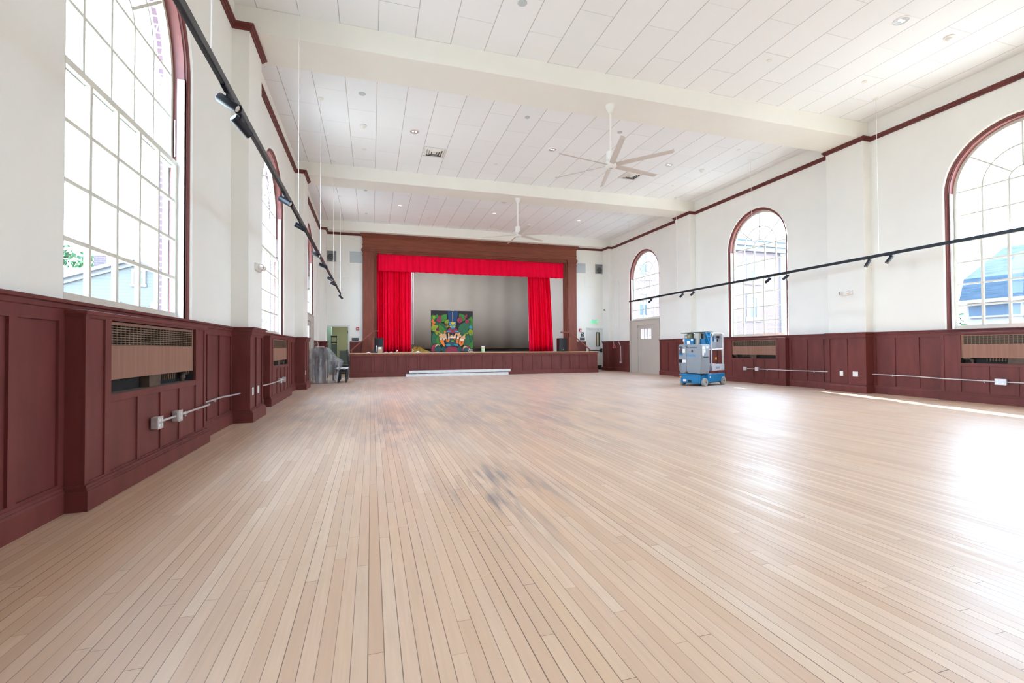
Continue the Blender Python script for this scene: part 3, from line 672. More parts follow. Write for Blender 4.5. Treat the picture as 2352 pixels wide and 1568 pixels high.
# proscenium
t = thing('proscenium', 'stained redwood arch with cornice framing the stage', 'stage arch', (4.6, YB, ZST))
for x0, x1, lab in ((-.352, .10, ''), (9.10, 9.548, '')):
    mb = MB().box(x0, x1, YB-.16, YB-.01, ZST, 5.26)
    mb.box(x0+.07, x1-.07, YB-.168, YB-.15, 1.30, 5.05) if False else None
    mb.box(x0-.035, x1+.035, YB-.20, YB-.005, ZST, 1.13); mb.box(x0-.022, x1+.022, YB-.185, YB-.005, 1.13, 1.165)
    mb.box(x0-.018, x1+.018, YB-.18, YB-.005, 5.08, 5.11); mb.box(x0-.03, x1+.03, YB-.195, YB-.005, 5.24, 5.29); mb.box(x0-.05, x1+.05, YB-.215, YB-.005, 5.29, 5.35)
    mb.build('column', M['wood2'], t, bevel=.005)
for x0, x1, x2, x3 in ((.10, .165, .165, .22), (9.035, 9.10, 8.97, 9.035)):
    MB().box(x0, x1, YB-.10, YB+.17, ZST, 5.40).box(x2, x3, YB-.03, YB+.17, ZST, 5.40).build('inner_jamb', M['wood2'], t, bevel=.004)
mb = MB().box(-.352, 9.548, YB-.165, YB-.01, 5.35, 5.86).box(-.375, 9.57, YB-.185, YB-.01, 5.35, 5.40).box(-.37, 9.565, YB-.18, YB-.01, 5.535, 5.56)
mb.box(.10, 9.10, YB-.12, YB+.19, 5.28, 5.36).box(.16, 9.04, YB-.05, YB+.19, 5.22, 5.29)
mb.build('entablature', M['wood3'], t, bevel=.004)
mb = MB()
for x0, d, z0, z1 in ((-.37, .18, 5.84, 5.875), (-.385, .20, 5.875, 5.91), (-.405, .225, 5.91, 5.95), (-.425, .25, 5.95, 5.985), (-.435, .26, 5.985, 6.013)): mb.box(x0, 9.196-x0, YB-d, YB-.01, z0, z1)
mb.build('cornice', M['wood3'], t, bevel=.006)
# curtains
def curtain(name, label, x0b, x1b, x0t, x1t, z0, z1, y, amp, waves, seed, scallop=0, top=None):
    rnd = random.Random(seed); ph = [rnd.uniform(0, 6.28) for _ in range(4)]
    n = int(waves*14); P = []
    def off(s, v):
        a = sin(2*pi*waves*s+ph[0]+1.6*sin(2*pi*s*2.3+ph[1])); b = sin(2*pi*waves*.47*s+ph[2]); c = sin(2*pi*waves*2.1*s+ph[3])
        return (math.copysign(abs(a)**.7, a)*.6+b*.4+c*.15)*amp*(.45+.55*v)
    for i in range(n+1):
        s = i/n; col = []
        for j in range(13):
            v = j/12; k = .5+.5*cos(pi*min(1, v*1.0))
            x = (x0t+(x1t-x0t)*s)*(1-v)+(x0b+(x1b-x0b)*s)*v
            z = z1+(z0-z1)*v + (scallop*abs(sin(2*pi*waves*.5*s+ph[1]))*v)
            col.append((x + .012*sin(7*s*waves+3*v), y+off(s, v), z))
        P.append(col)
    o = MB().grid(P).build(name, M['red'], smooth=True, solid=.006); return tag(o, label, 'curtain', 'red stage curtains')
curtain('stage_curtain', 'scarlet drape gathered at the storage room side of the stage', .20, 1.70, .20, 1.70, ZST+.01, 5.2, YB+.33, .15, 12, 3)
curtain('stage_curtain', 'narrow scarlet drape gathered at the exit door side of the stage', 7.30, 8.50, 7.20, 8.28, ZST+.01, 5.2, YB+.33, .15, 10, 8)
o = curtain('stage_valance', 'long gathered scarlet valance across the top of the stage opening', .23, 8.96, .25, 8.96, 4.49, 5.38, YB+.11, .06, 30, 5, .0)
for x0, x1, z0, z1, l in ((1.66, 1.83, 1.3, 4.2, 'pale cloth hanging behind the drape on the storage room side'), (7.28, 7.42, 1.45, 4.2, 'pale cloth hanging behind the narrow drape')):
    P = [[(x0+(x1-x0)*i/8, YB+.55+.02*sin(i*1.7), z) for z in (z0, (z0+z1)/2, z1+1)] for i in range(9)]
    tag(MB().grid(P).build('hanging_cloth', M['rag'], smooth=True, solid=.005), l, 'cloth')

def fill_light(x, y, z, aim, size, watts, label, col=(.95,.97,1)):  # added lights, unseen behind the valance, that brighten the backdrop
    t = thing('stage_fill_light', label, 'added fill light', (x, y, z))
    MB().box(x-size/2, x+size/2, y-.08, y+.08, z+.0, z+.10).build('housing', M['black'], t, bevel=.01)
    MB().tube([(x,y,z+.10),(x,y,7.3)], .015, 8).build('hanger', M['black'], t)
    ld = bpy.data.lights.new('stage_fill_lamp', 'AREA'); ld.shape = 'RECTANGLE'; ld.size = size*.95; ld.size_y = .13; ld.energy = watts; ld.color = col
    lo = bpy.data.objects.new('stage_fill_lamp', ld); COL.objects.link(lo); lo.location = (x, y, z-.01); lo.rotation_euler = (Vector(aim)-Vector((x,y,z))).to_track_quat('-Z', 'Y').to_euler()
fill_light(2.9, 21.4, 5.15, (2.6, 26, 2.3), 2.4, 185, 'added wide fill light hung out of view over the stage, storage doorway side')
fill_light(6.6, 21.4, 5.15, (6.4, 26, 2.3), 1.2, 52, 'added short fill light hung out of view over the stage, exit door side')
# painting on two hinged panels
PW = .985; PH = 1.93; PXC, PY, PZ = 3.62, 21.35, ZST
t = thing('painted_panel', 'colourful leafy jungle painting with blue face, standing on the stage', 'painting', (PXC, PY, PZ))
LEAN = .05
def PP_(u, v, lay=0):      # u across 0..1, v up 0..1
    return Vector((PXC-PW+2*PW*u, PY+LEAN*v*2-lay*.0012, PZ+PH*v))
def pm(n, c): return mat('paint '+n, c, .6)
PC = dict(k=pm('black', (.012,.010,.014)), navy=pm('navy', (.006,.045,.14)), g1=pm('green', (.035,.20,.02)), g2=pm('dark green', (.015,.12,.05)), g3=pm('lime', (.22,.30,.015)), y=pm('yellow', (.62,.42,.02)), b=pm('sky blue', (.03,.26,.42)), pk=pm('crimson', (.28,.025,.06)), o=pm('orange', (.72,.18,.02)), sk=pm('peach', (.62,.35,.17)), w=pm('white', (.75,.72,.68)), tl=pm('teal', (.01,.08,.085)))
PN = list(PC)
for s, u0, u1 in ((0, 0, .497), (1, .503, 1)):
    a, b, c, d_ = PP_(u0, 0), PP_(u1, 0), PP_(u1, 1), PP_(u0, 1)
    MB().prism([a, b, c, d_], (0, .035, 0)).build('panel', PC['k'], t)
art = MB()
def clip01(pts):
    for ax, lim, sg in ((0, .004, 1), (0, .996, -1), (1, .004, 1), (1, .996, -1)):
        out = []
        for i in range(len(pts)):
            p, q = pts[i-1], pts[i]; a, b = (p[ax]-lim)*sg, (q[ax]-lim)*sg
            if (a >= 0) != (b >= 0): k = a/(a-b); out.append((p[0]+(q[0]-p[0])*k, p[1]+(q[1]-p[1])*k))
            if b >= 0: out.append(q)
        pts = out
        if len(pts) < 3: return []
    return pts
def poly(pts, c, lay=1):
    pts = clip01(list(pts))
    if len(pts) >= 3: art.quad(*[PP_(u, v, lay) for u, v in pts], mi=PN.index(c))
def leaf(u, v, L, W, ang, c, vein='k', lay=2):
    L *= 1.3 if L > .11 else 1.1; W *= 1.35
    a = radians(ang); dx, dy = cos(a), sin(a); out = []
    for s in (1, -1):
        rng = range(0, 9) if s > 0 else range(8, -1, -1)
        for i in rng:
            q = i/8; r = W*sin(pi*q**.8); out.append((u+dx*L*q - s*dy*r, v+dy*L*q + s*dx*r))
    big = [(u+(p-u)*1.07-dx*.005, v+(q-v)*1.07-dy*.005) for p, q in out]
    poly(big, 'k', lay); poly(out, c, lay+1)
    poly([(u-dy*.004, v+dx*.004), (u+dx*L*.9, v+dy*L*.9), (u+dy*.004, v-dx*.004)], vein, lay+2)
def blob(u, v, rx, ry, c, lay=3, n=20, a0=0, a1=360, edge=True):
    pts = [(u+rx*cos(radians(a0+(a1-a0)*i/n)), v+ry*sin(radians(a0+(a1-a0)*i/n))) for i in range(n+1)]
    if edge: poly([(u+(p-u)*1.1, v+(q-v)*1.1) for p, q in pts], 'k', lay)
    poly(pts, c, lay+1)
LV = [(.02,.62,.15,.05,62,'g2'),(.06,.75,.12,.045,100,'g1'),(.23,.73,.18,.06,55,'g1'),(.10,.88,.09,.03,240,'g3'),(.15,.80,.1,.035,95,'g1'),(.0,.52,.16,.06,35,'g3'),(.36,.42,.34,.085,128,'g2'),(.33,.40,.25,.05,118,'g1'),(.02,.32,.16,.06,60,'g2'),(.19,.36,.16,.05,110,'g3'),(.17,.12,.28,.075,110,'g2'),(.2,.16,.22,.06,95,'g1'),(.03,.1,.2,.09,70,'g1'),
      (.80,.76,.17,.06,125,'g1'),(.95,.70,.15,.05,80,'g2'),(.90,.62,.20,.06,75,'g1'),(.98,.55,.14,.04,100,'g1'),(.66,.44,.32,.09,50,'g2'),(.67,.42,.28,.05,45,'g1'),(.98,.40,.15,.06,120,'g3'),(.80,.30,.2,.075,90,'g2'),(.82,.32,.14,.05,80,'g3'),(.95,.24,.17,.06,120,'g2'),(.80,.12,.24,.07,75,'g2'),(.92,.06,.24,.1,95,'g1'),(.97,.30,.12,.05,70,'g2')]
for i, q in enumerate(LV): leaf(*q, vein='g3' if i % 3 == 0 else 'k', lay=2+(i % 6)*3)
for u, v, L, W, a, c in ((.18,.88,.1,.03,300,'pk'),(.16,.72,.09,.05,60,'pk'),(.38,.70,.09,.03,250,'pk'),(.66,.70,.13,.05,75,'pk'),(.88,.70,.1,.04,120,'pk'),(.80,.82,.11,.02,60,'pk'),(.02,.70,.09,.02,70,'o'),(.03,.69,.08,.02,20,'o'),(.02,.68,.07,.018,320,'o'),(.33,.66,.12,.035,60,'g3'),(.36,.58,.1,.03,75,'g3'),(.12,.55,.08,.02,330,'pk'),(.14,.52,.07,.02,80,'pk'),(.98,.62,.08,.03,200,'b'),(.32,.52,.08,.02,275,'o')): leaf(u, v, L, W, a, c, lay=22)
poly([(.36,.50),(.45,.60),(.55,.60),(.66,.50),(.62,.46),(.40,.46)], 'pk', 24)
poly([(.385,1.0),(.40,.86),(.42,.73),(.595,.73),(.63,.88),(.645,1.0)], 'navy', 26)
poly([(.415,.735),(.60,.735),(.595,.66),(.58,.60),(.51,.525),(.44,.60),(.42,.66)], 'k', 28); poly([(.42,.73),(.595,.73),(.588,.66),(.572,.605),(.51,.535),(.448,.605),(.428,.66)], 'b', 29)
poly([(.47,.725),(.57,.72),(.575,.69),(.55,.66),(.50,.65),(.455,.67),(.45,.69)], 'y', 30); blob(.46,.62,.025,.02,'y',30,edge=False); blob(.55,.62,.025,.02,'y',30,edge=False)
poly([(.44,.705),(.495,.672),(.49,.66),(.445,.685)], 'k', 32); poly([(.58,.705),(.525,.672),(.53,.66),(.575,.685)], 'k', 32); poly([(.44,.64),(.485,.63),(.485,.622),(.44,.632)], 'k', 32); poly([(.58,.64),(.535,.63),(.535,.622),(.58,.632)], 'k', 32); poly([(.485,.575),(.54,.575),(.54,.567),(.485,.567)], 'k', 32)
poly([(.36,.51),(.44,.52),(.47,.49),(.36,.48)], 'b', 32); poly([(.54,.52),(.64,.51),(.65,.47),(.56,.49)], 'b', 32)
blob(.5,.27,.17,.13,'tl',32); poly([(.33,.18),(.42,.2),(.46,.16),(.36,.13)], 'b', 34); poly([(.52,.18),(.62,.2),(.65,.13),(.55,.16)], 'b', 34); blob(.5,.265,.035,.02,'g3',34)
poly([(.32,.0),(.34,.10),(.42,.135),(.50,.12),(.58,.13),(.64,.08),(.66,.0)], 'pk', 36)
blob(.09,.02,.10,.17,'pk',36,a0=0,a1=180); blob(.15,.12,.06,.07,'sk',38,edge=False); leaf(.16,.0,.13,.06,90,'tl',lay=40); leaf(.28,.0,.13,.04,80,'tl',lay=40)
blob(.83,.02,.11,.13,'pk',36,a0=0,a1=180); blob(.80,.10,.05,.05,'sk',38,edge=False); leaf(.82,.0,.11,.045,90,'tl',lay=40); leaf(.68,.0,.13,.04,100,'tl',lay=40)
# bubble letters P U N T O climbing into finger tips
def letter(pts, split, lay):
    c = (sum(p for p, q in pts)/len(pts), sum(q for p, q in pts)/len(pts))
    poly([(c[0]+(p-c[0])*1.09, c[1]+(q-c[1])*1.05) for p, q in pts], 'k', lay); poly(pts, 'o', lay+1)
    up = [(p, max(q, split)) for p, q in pts]; poly(up, 'w', lay+2); poly([(p, max(q, split+.03)) for p, q in pts], 'sk', lay+3)
letter([(.20,.26),(.19,.36),(.17,.43),(.20,.41),(.23,.47),(.26,.43),(.31,.45),(.35,.43),(.355,.37),(.32,.30),(.29,.26),(.33,.13),(.29,.14),(.24,.20)], .30, 44)
letter([(.35,.25),(.34,.32),(.35,.36),(.36,.32),(.385,.28),(.40,.34),(.39,.44),(.42,.48),(.43,.40),(.43,.28),(.40,.235)], .33, 48)
letter([(.44,.33),(.44,.38),(.47,.42),(.50,.40),(.51,.35),(.55,.42),(.58,.47),(.60,.44),(.58,.36),(.555,.28),(.53,.32),(.50,.33)], .34, 52)
letter([(.57,.22),(.60,.32),(.62,.40),(.59,.46),(.63,.45),(.69,.49),(.67,.44),(.72,.38),(.66,.36),(.64,.25),(.62,.20)], .32, 56)
letter([(.64,.20),(.66,.28),(.68,.34),(.72,.37),(.76,.40),(.81,.42),(.79,.38),(.81,.33),(.78,.31),(.77,.24),(.74,.17),(.69,.14)], .28, 60)
blob(.265,.315,.018,.018,'k',48,edge=False); poly([(.69,.25),(.73,.21),(.735,.215),(.695,.255)], 'k', 64); poly([(.70,.20),(.725,.26),(.72,.263),(.694,.203)], 'k', 64)
for k, (u, v) in enumerate(((.90,.03),(.935,.035),(.97,.03))): blob(u, v, .022, .03, 'w', 44, edge=False); blob(u, v, .012, .018, 'k', 46, edge=False)
poly([(.885,.08),(.897,.085),(.905,.02),(.893,.02)], 'w', 44)
art.build('artwork', [PC[k] for k in PN], t)
MB().box(PXC-.012, PXC+.012, PY+LEAN*1.1-.10, PY+LEAN*1.1-.096, PZ, PZ+.01)
mb = MB().obox(PP_(.5, .83, 75), (1,0,0), (0,1,0), (0,.05,1), .010, .003, .27); mb.build('joint_strip', M['stagew'], t)
mb = MB()
for s in (-.045, .045): mb.lathe((PXC+s, PY+.10, PZ+PH+.02), [(.0,-.012),(.03,-.012),(.03,.012),(0,.012)], (0,1,0), 12)
mb.build('top_bracket', M['steel'], t)

# things on the stage
def speaker(x, y, w_, h, d, label):
    t = thing('loudspeaker', label, 'speaker', (x, y, ZST))
    MB().box(x-w_/2, x+w_/2, y-d/2, y+d/2, ZST, ZST+h).build('cabinet', M['black'], t, bevel=.015)
    MB().box(x-w_/2+.03, x+w_/2-.03, y-d/2-.012, y-d/2+.01, ZST+.05, ZST+h-.03).build('grille', M['grill'], t, bevel=.008)
    MB().box(x-.02, x+.02, y-d/2-.016, y-d/2-.012, ZST+.08, ZST+.10).build('badge', M['steel'], t)
speaker(.30, 19.95, .36, .62, .34, 'black loudspeaker on the stage beside the cardboard box')
speaker(8.53, 19.95, .40, .62, .34, 'black loudspeaker on the stage beside the narrow drape')
t = thing('cardboard_box', 'tan cardboard box with white label on the stage edge', 'box', (.35, 19.25, ZST))
MB().box(.25, .425, 19.15, 19.33, ZST, ZST+.24).build('carton', M['card'], t, bevel=.003)
MB().box(.275, .38, 19.146, 19.151, ZST+.15, ZST+.23).build('paper_label', M['paper'], t)
MB().box(.25, .425, 19.1465, 19.1505, ZST+.115, ZST+.125).build('tape', M['stagew'], t)
def heap(name, label, cat, c, rx, ry, h, m, seed, n=9):
    rnd = random.Random(seed); P = []
    for i in range(n+1):
        row = []
        for j in range(17):
            a = 2*pi*j/16 if j < 16 else 0; q = i/n
            r = q*(1+.18*sin(3*a+seed)+.12*sin(5*a+2*seed)); z = h*(1-q**1.6)*(1+.35*sin(4*a+seed+6*q)+.2*sin(9*q+a*2))
            row.append((c[0]+rx*r*cos(a), c[1]+ry*r*sin(a), c[2]+.004+max(0, z)))
        P.append(row)
    return tag(MB().grid(P).build(name, m, smooth=True, solid=.004), label, cat)
heap('cable_heap', 'heap of black cables beside the cardboard box', 'cables', (.11, 19.2, ZST), .10, .1, .12, M['black'], 2)
heap('rag', 'white rag left of the black cable heap on the stage', 'rag', (-.10, 19.15, ZST), .08, .08, .03, M['rag'], 3)
heap('rag', 'white rag just right of the cardboard box', 'rag', (.56, 19.42, ZST), .09, .08, .032, M['rag'], 4)
heap('rag', 'white rag between the box and the pale board', 'rag', (.78, 19.42, ZST), .08, .07, .03, M['rag'], 5)
heap('rag', 'white rag at the right end of the pale board', 'rag', (1.85, 19.4, ZST), .13, .08, .045, M['rag'], 6)
heap('cloth_pile', 'crumpled mustard yellow cloth lying behind the scarlet drape', 'cloth', (2.05, 22.2, ZST), .62, .35, .19, M['yellow'], 9, 14)
t = thing('drill_stand', 'small grey upright tool standing behind the cardboard box', 'tool', (.20, 19.38, ZST))
mb = MB().tube([(.20,19.38,ZST), (.20,19.38,ZST+.30)], .016, 8); mb.build('shaft', M['steel'], t)
MB().box(.14,.26,19.32,19.44,ZST,ZST+.02).build('foot', M['black'], t)
t = thing('dolly_board', 'pale wooden dolly board lying with its casters up on the stage', 'dolly', (1.3, 19.1, ZST))
MB().box(.90, 1.66, 19.0, 19.2, ZST+.002, ZST+.035).build('board', M['stagew'], t, bevel=.004)
for x in (.97, 1.59):
    mb = MB().lathe((x, 19.1, ZST+.085), [(.0,-.02),(.042,-.02),(.045,0),(.042,.02),(0,.02)], (1,.6,0), 14); mb.box(x-.02, x+.02, 19.07, 19.13, ZST+.035, ZST+.06); mb.build('caster', M['chrome'], t)
t = thing('drink_can', 'white and green printed canister standing on the stage edge', 'canister', (4.59, 19.3, ZST))
MB().lathe((4.59, 19.3, ZST), [(.0,0),(.068,0),(.07,.01),(.07,.20)], n=18).build('body', M['green'], t, smooth=True)
MB().lathe((4.59, 19.3, ZST+.20), [(.07,0),(.072,.005),(.072,.045),(.06,.055),(0,.055)], n=18).build('lid', M['paper'], t, smooth=True)
MB().lathe((4.59, 19.3, ZST+.175), [(.0705,0),(.0712,.003),(.0712,.024),(.0705,.026)], n=18).build('band', M['amber'], t, smooth=True)
# handrails
for pts, lab, x in (([(-.78,19.35,1.04), (.08,19.6,1.82), (.27,19.65,1.835)], 'dark red handrail sloping up to the stage by the storage doorway', -.4), ([(9.70,19.35,1.0), (8.78,19.6,1.825), (8.36,19.65,1.835)], 'dark red handrail sloping up to the stage by the exit door', 9.3)):
    t = thing('stair_handrail', lab, 'handrail', (x, 19.5, ZST))
    mb = MB(); a, b, c = map(Vector, pts)
    for p, q in ((a, b), (b, c)):
        dv = (q-p).normalized(); n1 = Vector((0,1,0)); n2 = dv.cross(n1).normalized(); mb.obox((p+q)/2, dv, n1, n2, (q-p).length/2+.015, .026, .024)
    mb.build('rail', M['wood2'], t, bevel=.008)
    s = 1 if x < 2 else -1
    MB().box(b.x-.04, b.x+.04, 19.58, 19.66, ZST, 1.80).build('post', M['wood2'], t, bevel=.006)
    MB().tube([(a.x+s*.03, 19.37, ZST), (a.x+s*.03, 19.37, 1.05)], .018, 8).build('foot_post', M['wood2'], t)
    MB().box(b.x-.055, b.x+.055, 19.56, 19.68, 1.60, 1.80).build('rail_bracket', M['wood'], t)
# planks
tag(MB().box(1.31, 5.52, 18.60, 18.75, .0, .105).build('plank', M['plank'], bevel=.004), 'long white plank lying on the floor against the stage', 'plank', 'white planks by the stage')
tag(MB().obox((3.52, 18.665, .182), (1,.004,.0), (-.004,1,0), (0,0,1), 2.09, .065, .052).build('plank', M['plank'], bevel=.004), 'long white plank lying on top of another plank at the stage', 'plank', 'white planks by the stage')
mb = MB()
for x in (1.75, 4.9): tag(MB().box(x-.05, x+.05, 18.60, 18.74, .105, .130).build('spacer_block', M['card']), 'small wood block spacing the white planks, %s end' % ('storage side' if x < 3 else 'lift side'), 'block')

# ------------------------------------------------------------------ fittings on the end wall
def dark_vent(x0, x1, z0, z1, label):
    t = thing('wall_louvre', label, 'vent', ((x0+x1)/2, YB, z0))
    MB().box(x0, x1, YB-.01, YB+.004, z0, z1).build('backing', M['midgrey'], t)
    mb = MB()
    for a, b, c, d in ((x0, x1, z0, z0+.02), (x0, x1, z1-.02, z1), (x0, x0+.02, z0, z1), (x1-.02, x1, z0, z1)): mb.box(a, b, YB-.03, YB, c, d)
    mb.box(x0, x1, YB-.026, YB-.01, (z0+z1)/2-.006, (z0+z1)/2+.006)
    n = 11
    for i in range(n):
        z = z0+.03+(z1-z0-.06)*i/(n-1); mb.obox(((x0+x1)/2, YB-.02, z), (1,0,0), (0,.8,.6), (0,-.6,.8), (x1-x0)/2, .012, .0025)
    mb.build('louvre_blades', M['midgrey'], t)
    MB().lathe(((x0+x1)/2+.02, YB-.012, z0+.18), [(0,-.0),(.14,-.0),(.14,.004),(0,.004)], (0,-1,0), 24).build('fan_disc', M['dark'], t)
dark_vent(-1.89, -1.405, 4.775, 5.225, 'dark louvred wall vent above the storage doorway')
dark_vent(10.64, 11.03, 4.79, 5.26, 'dark louvred wall vent above the exit door')
for x0, x1, z0, z1, l in ((-.87, -.375, 4.77, 5.245, 'pale grey square grille beside the stage arch, storage side'), (9.62, 10.11, 4.79, 5.265, 'pale grey square grille beside the stage arch, exit side')):
    t = thing('wall_grille', l, 'grille', ((x0+x1)/2, YB, z0)); MB().box(x0, x1, YB-.012, YB+.002, z0, z1).build('face', M['lightgrey'], t)
    mb = MB()
    for i in range(15): mb.box(x0+.01, x1-.01, YB-.016, YB-.012, z0+.015+(z1-z0-.03)*i/14-.004, z0+.015+(z1-z0-.03)*i/14+.004)
    mb.build('bars', M['lightgrey'], t)
for x0, x1, z0, z1, l in ((-1.44, -.85, 4.10, 4.68, 'cream painted access panel above the storage doorway'), (10.06, 10.655, 4.12, 4.68, 'cream painted access panel above the exit door')):
    t = thing('access_panel', l, 'panel', ((x0+x1)/2, YB, z0)); MB().box(x0, x1, YB-.012, YB+.002, z0, z1).build('flange', M['plaster'], t, bevel=.004); MB().box(x0+.025, x1-.025, YB-.018, YB-.012, z0+.025, z1-.025).build('door', M['plaster'], t, bevel=.003)
def text_mesh(txt, size, loc, rot, m, parent, name='lettering', depth=.002, align='CENTER'):
    cu = bpy.data.curves.new(name, 'FONT'); cu.body = txt; cu.size = size; cu.extrude = depth; cu.align_x = align; cu.align_y = 'CENTER'
    tmp = bpy.data.objects.new('tmp', cu); COL.objects.link(tmp); bpy.context.view_layer.update()
    me = bpy.data.meshes.new_from_object(tmp.evaluated_get(bpy.context.evaluated_depsgraph_get())); bpy.data.objects.remove(tmp)
    me.transform(Matrix.Translation(loc) @ rot); me.materials.clear(); me.materials.append(m)
    o = bpy.data.objects.new(name, me); COL.objects.link(o); o.parent = parent; o.matrix_parent_inverse = Matrix.Translation(-parent.location) if parent.type == 'EMPTY' else Matrix.Identity(4)
    return o
FACE = Matrix.Rotation(pi/2, 4, 'X')     # text facing -Y
t = thing('exit_sign', 'glowing green edge lit EXIT sign above the grey door', 'exit sign', (10.565, YB-.02, 2.26))
MB().box(10.44, 10.69, YB-.06, YB-.0, 2.485, 2.52).build('housing', M['steel'], t)
MB().box(10.38, 10.75, YB-.033, YB-.027, 2.27, 2.487).build('acrylic_panel', M['glass'], t)
text_mesh('EXIT', .20, Vector((10.565, YB-.036, 2.375)), FACE, M['exit'], t)
def alarm(x0, x1, z0, z1, label):
    t = thing('fire_alarm', label, 'alarm', ((x0+x1)/2, YB, z0)); MB().box(x0, x1, YB-.05, YB+.002, z0, z1).build('body', M['redbox'], t, bevel=.008)
    MB().lathe(((x0+x1)/2, YB-.05, (z0+z1)/2-.02), [(.032,0),(.030,.015),(.015,.025),(0,.027)], (0,-1,0), 12).build('strobe', M['paper'], t, smooth=True)
alarm(-.615, -.50, 1.905, 2.035, 'red fire alarm strobe near the storage doorway')
alarm(9.735, 9.85, 1.91, 2.05, 'red fire alarm strobe above the stair sign')
def sign(x0, x1, z0, z1, txt, size, label, icon=False):
    t = thing('wall_sign', label, 'sign', ((x0+x1)/2, YB, z0)); MB().box(x0, x1, YB-.012, YB+.002, z0, z1).build('plate', M['sign'], t)
    text_mesh(txt, size, Vector(((x0+x1)/2, YB-.014, z0+(.035 if icon else (z1-z0)/2+.005))), FACE, M['paper'], t)
    if icon: MB().prism([((x0+x1)/2+a, YB-.0125, (z0+z1)/2+b) for a, b in ((-.06,.085),(-.03,.085),(-.03,.06),(0,.06),(0,.035),(.03,.035),(.03,.01),(.06,.01),(.06,-.02),(-.06,.06))], (0,-.002,0)).build('stair_symbol', M['paper'], t)
sign(-.79, -.52, 1.462, 1.58, 'STAGE ACCESS', .034, 'small black sign plate beside the storage doorway')
sign(9.83, 10.005, 1.655, 1.87, 'STAIRS', .035, 'tall black stair sign beside the exit door', True)
sign(9.78, 10.04, 1.485, 1.61, 'STAGE ACCESS', .033, 'wide black sign plate under the stair sign')
t = thing('security_camera', 'small black dome camera in the corner above the exit door', 'camera', (11.02, YB-.25, 2.96)); MB().lathe((11.03, YB-.25, 2.965), [(.055,0),(.055,.03),(.045,.035)], (-1,0,0), 16).build('mount', M['white'], t); MB().lathe((11.0, YB-.25, 2.965), [(.042,0),(.04,.02),(.028,.036),(0,.044)], (-1,0,0), 16).build('dome', M['black'], t, smooth=True)

# ------------------------------------------------------------------ electrical on the side walls
def outlet_box(X, sg, y, z, w_, label, gang=2, group=None):
    t = thing('outlet_box', label, 'outlet', (X, y, z), group)
    MB().box(min(X, X+sg*.055), max(X, X+sg*.055), y-w_/2, y+w_/2, z-.052, z+.052).build('box', M['steel'], t, bevel=.008)
    MB().box(min(X+sg*.055, X+sg*.06), max(X+sg*.055, X+sg*.06), y-w_/2-.004, y+w_/2+.004, z-.056, z+.056).build('cover', M['alum'], t, bevel=.002)
    for k in range(gang):
        yc = y if gang == 1 else y+(k-.5)*w_*.48
        for dz in (-.022, .022):
            MB().box(min(X+sg*.06, X+sg*.063), max(X+sg*.06, X+sg*.063), yc-.016, yc+.016, z+dz-.014, z+dz+.014).build('receptacle', M['paper'], t, bevel=.004)
def conduit(pts, label, r=.0115, straps=(), m='steel'):
    t = thing('conduit', label, 'conduit', pts[0]); MB().tube(pts, r, 10).build('tube', M[m], t, smooth=True)
    for p, n in straps:
        p = Vector(p); n = Vector(n)
        mb = MB().lathe(p, [(.017,-.008),(.017,.008)], (0,1,0), 10); mb.obox(p+Vector((0,0,-.022))-n*.005, (0,1,0), n, (0,0,1), .008, .008, .014); mb.build('strap', M['steel'], t)
ZE = .44
f = XL+BD
outlet_box(f, 1, 4.876, ZE, .105, 'nearest metal outlet box on the front of the nearest radiator cabinet', 2)
outlet_box(f, 1, 5.332, ZE, .10, 'metal outlet box on the nearest radiator cabinet, second along the conduit', 1)
conduit([(f+.028,4.93,ZE), (f+.028,6.22,ZE), (f+.020,6.30,ZE), (XL+.045,6.36,ZE), (XL+.04,6.46,ZE), (XL+.04,7.20,ZE), (XL+.12,7.60,ZE), (XL+.13,7.765,ZE)], 'steel conduit from the nearest radiator cabinet to the nearest pilaster', straps=(((f+.028,5.55,ZE),(1,0,0)), ((XL+.04,6.95,ZE),(1,0,0))))
outlet_box(f, 1, 10.70, ZE, .105, 'metal outlet box on the farther piano side radiator cabinet, nearer one', 2)
outlet_box(f, 1, 11.12, ZE, .10, 'metal outlet box on the farther piano side radiator cabinet, farther one', 2)
conduit([(XL+.11,8.63,ZE), (XL+.12,9.2,ZE), (f+.03,9.8,ZE), (f+.03,11.08,ZE)], 'steel conduit from the nearest pilaster to the farther radiator cabinet', straps=())
fr_ = XR-BD
outlet_box(fr_, -1, 11.58, .435, .105, 'metal outlet box right of the blue lift, end of its conduit', 2)
outlet_box(fr_, -1, 11.126, .435, .105, 'metal outlet box right of the blue lift, second along the conduit', 2)
conduit([(fr_-.028,11.54,.435), (fr_-.028,10.1,.44), (fr_-.02,10.0,.44), (XR-.06,9.6,.445), (XR-.06,8.82,.45)], 'steel conduit from the cabinet beside the lift to the near pilaster', straps=(((fr_-.028,10.75,.437),(-1,0,0)), ((XR-.06,9.35,.447),(-1,0,0))))
outlet_box(fr_, -1, 5.50, .425, .16, 'metal outlet box on the cabinet under the slate roof view', 2)
conduit([(XR-.09,7.84,.445), (XR-.07,7.5,.445), (XR-.07,6.9,.44), (fr_-.028,6.45,.43), (fr_-.028,4.2,.42)], 'steel conduit from the near pilaster towards the slate roof view cabinet', straps=(((XR-.07,7.42,.445),(-1,0,0)), ((fr_-.028,5.75,.428),(-1,0,0))))
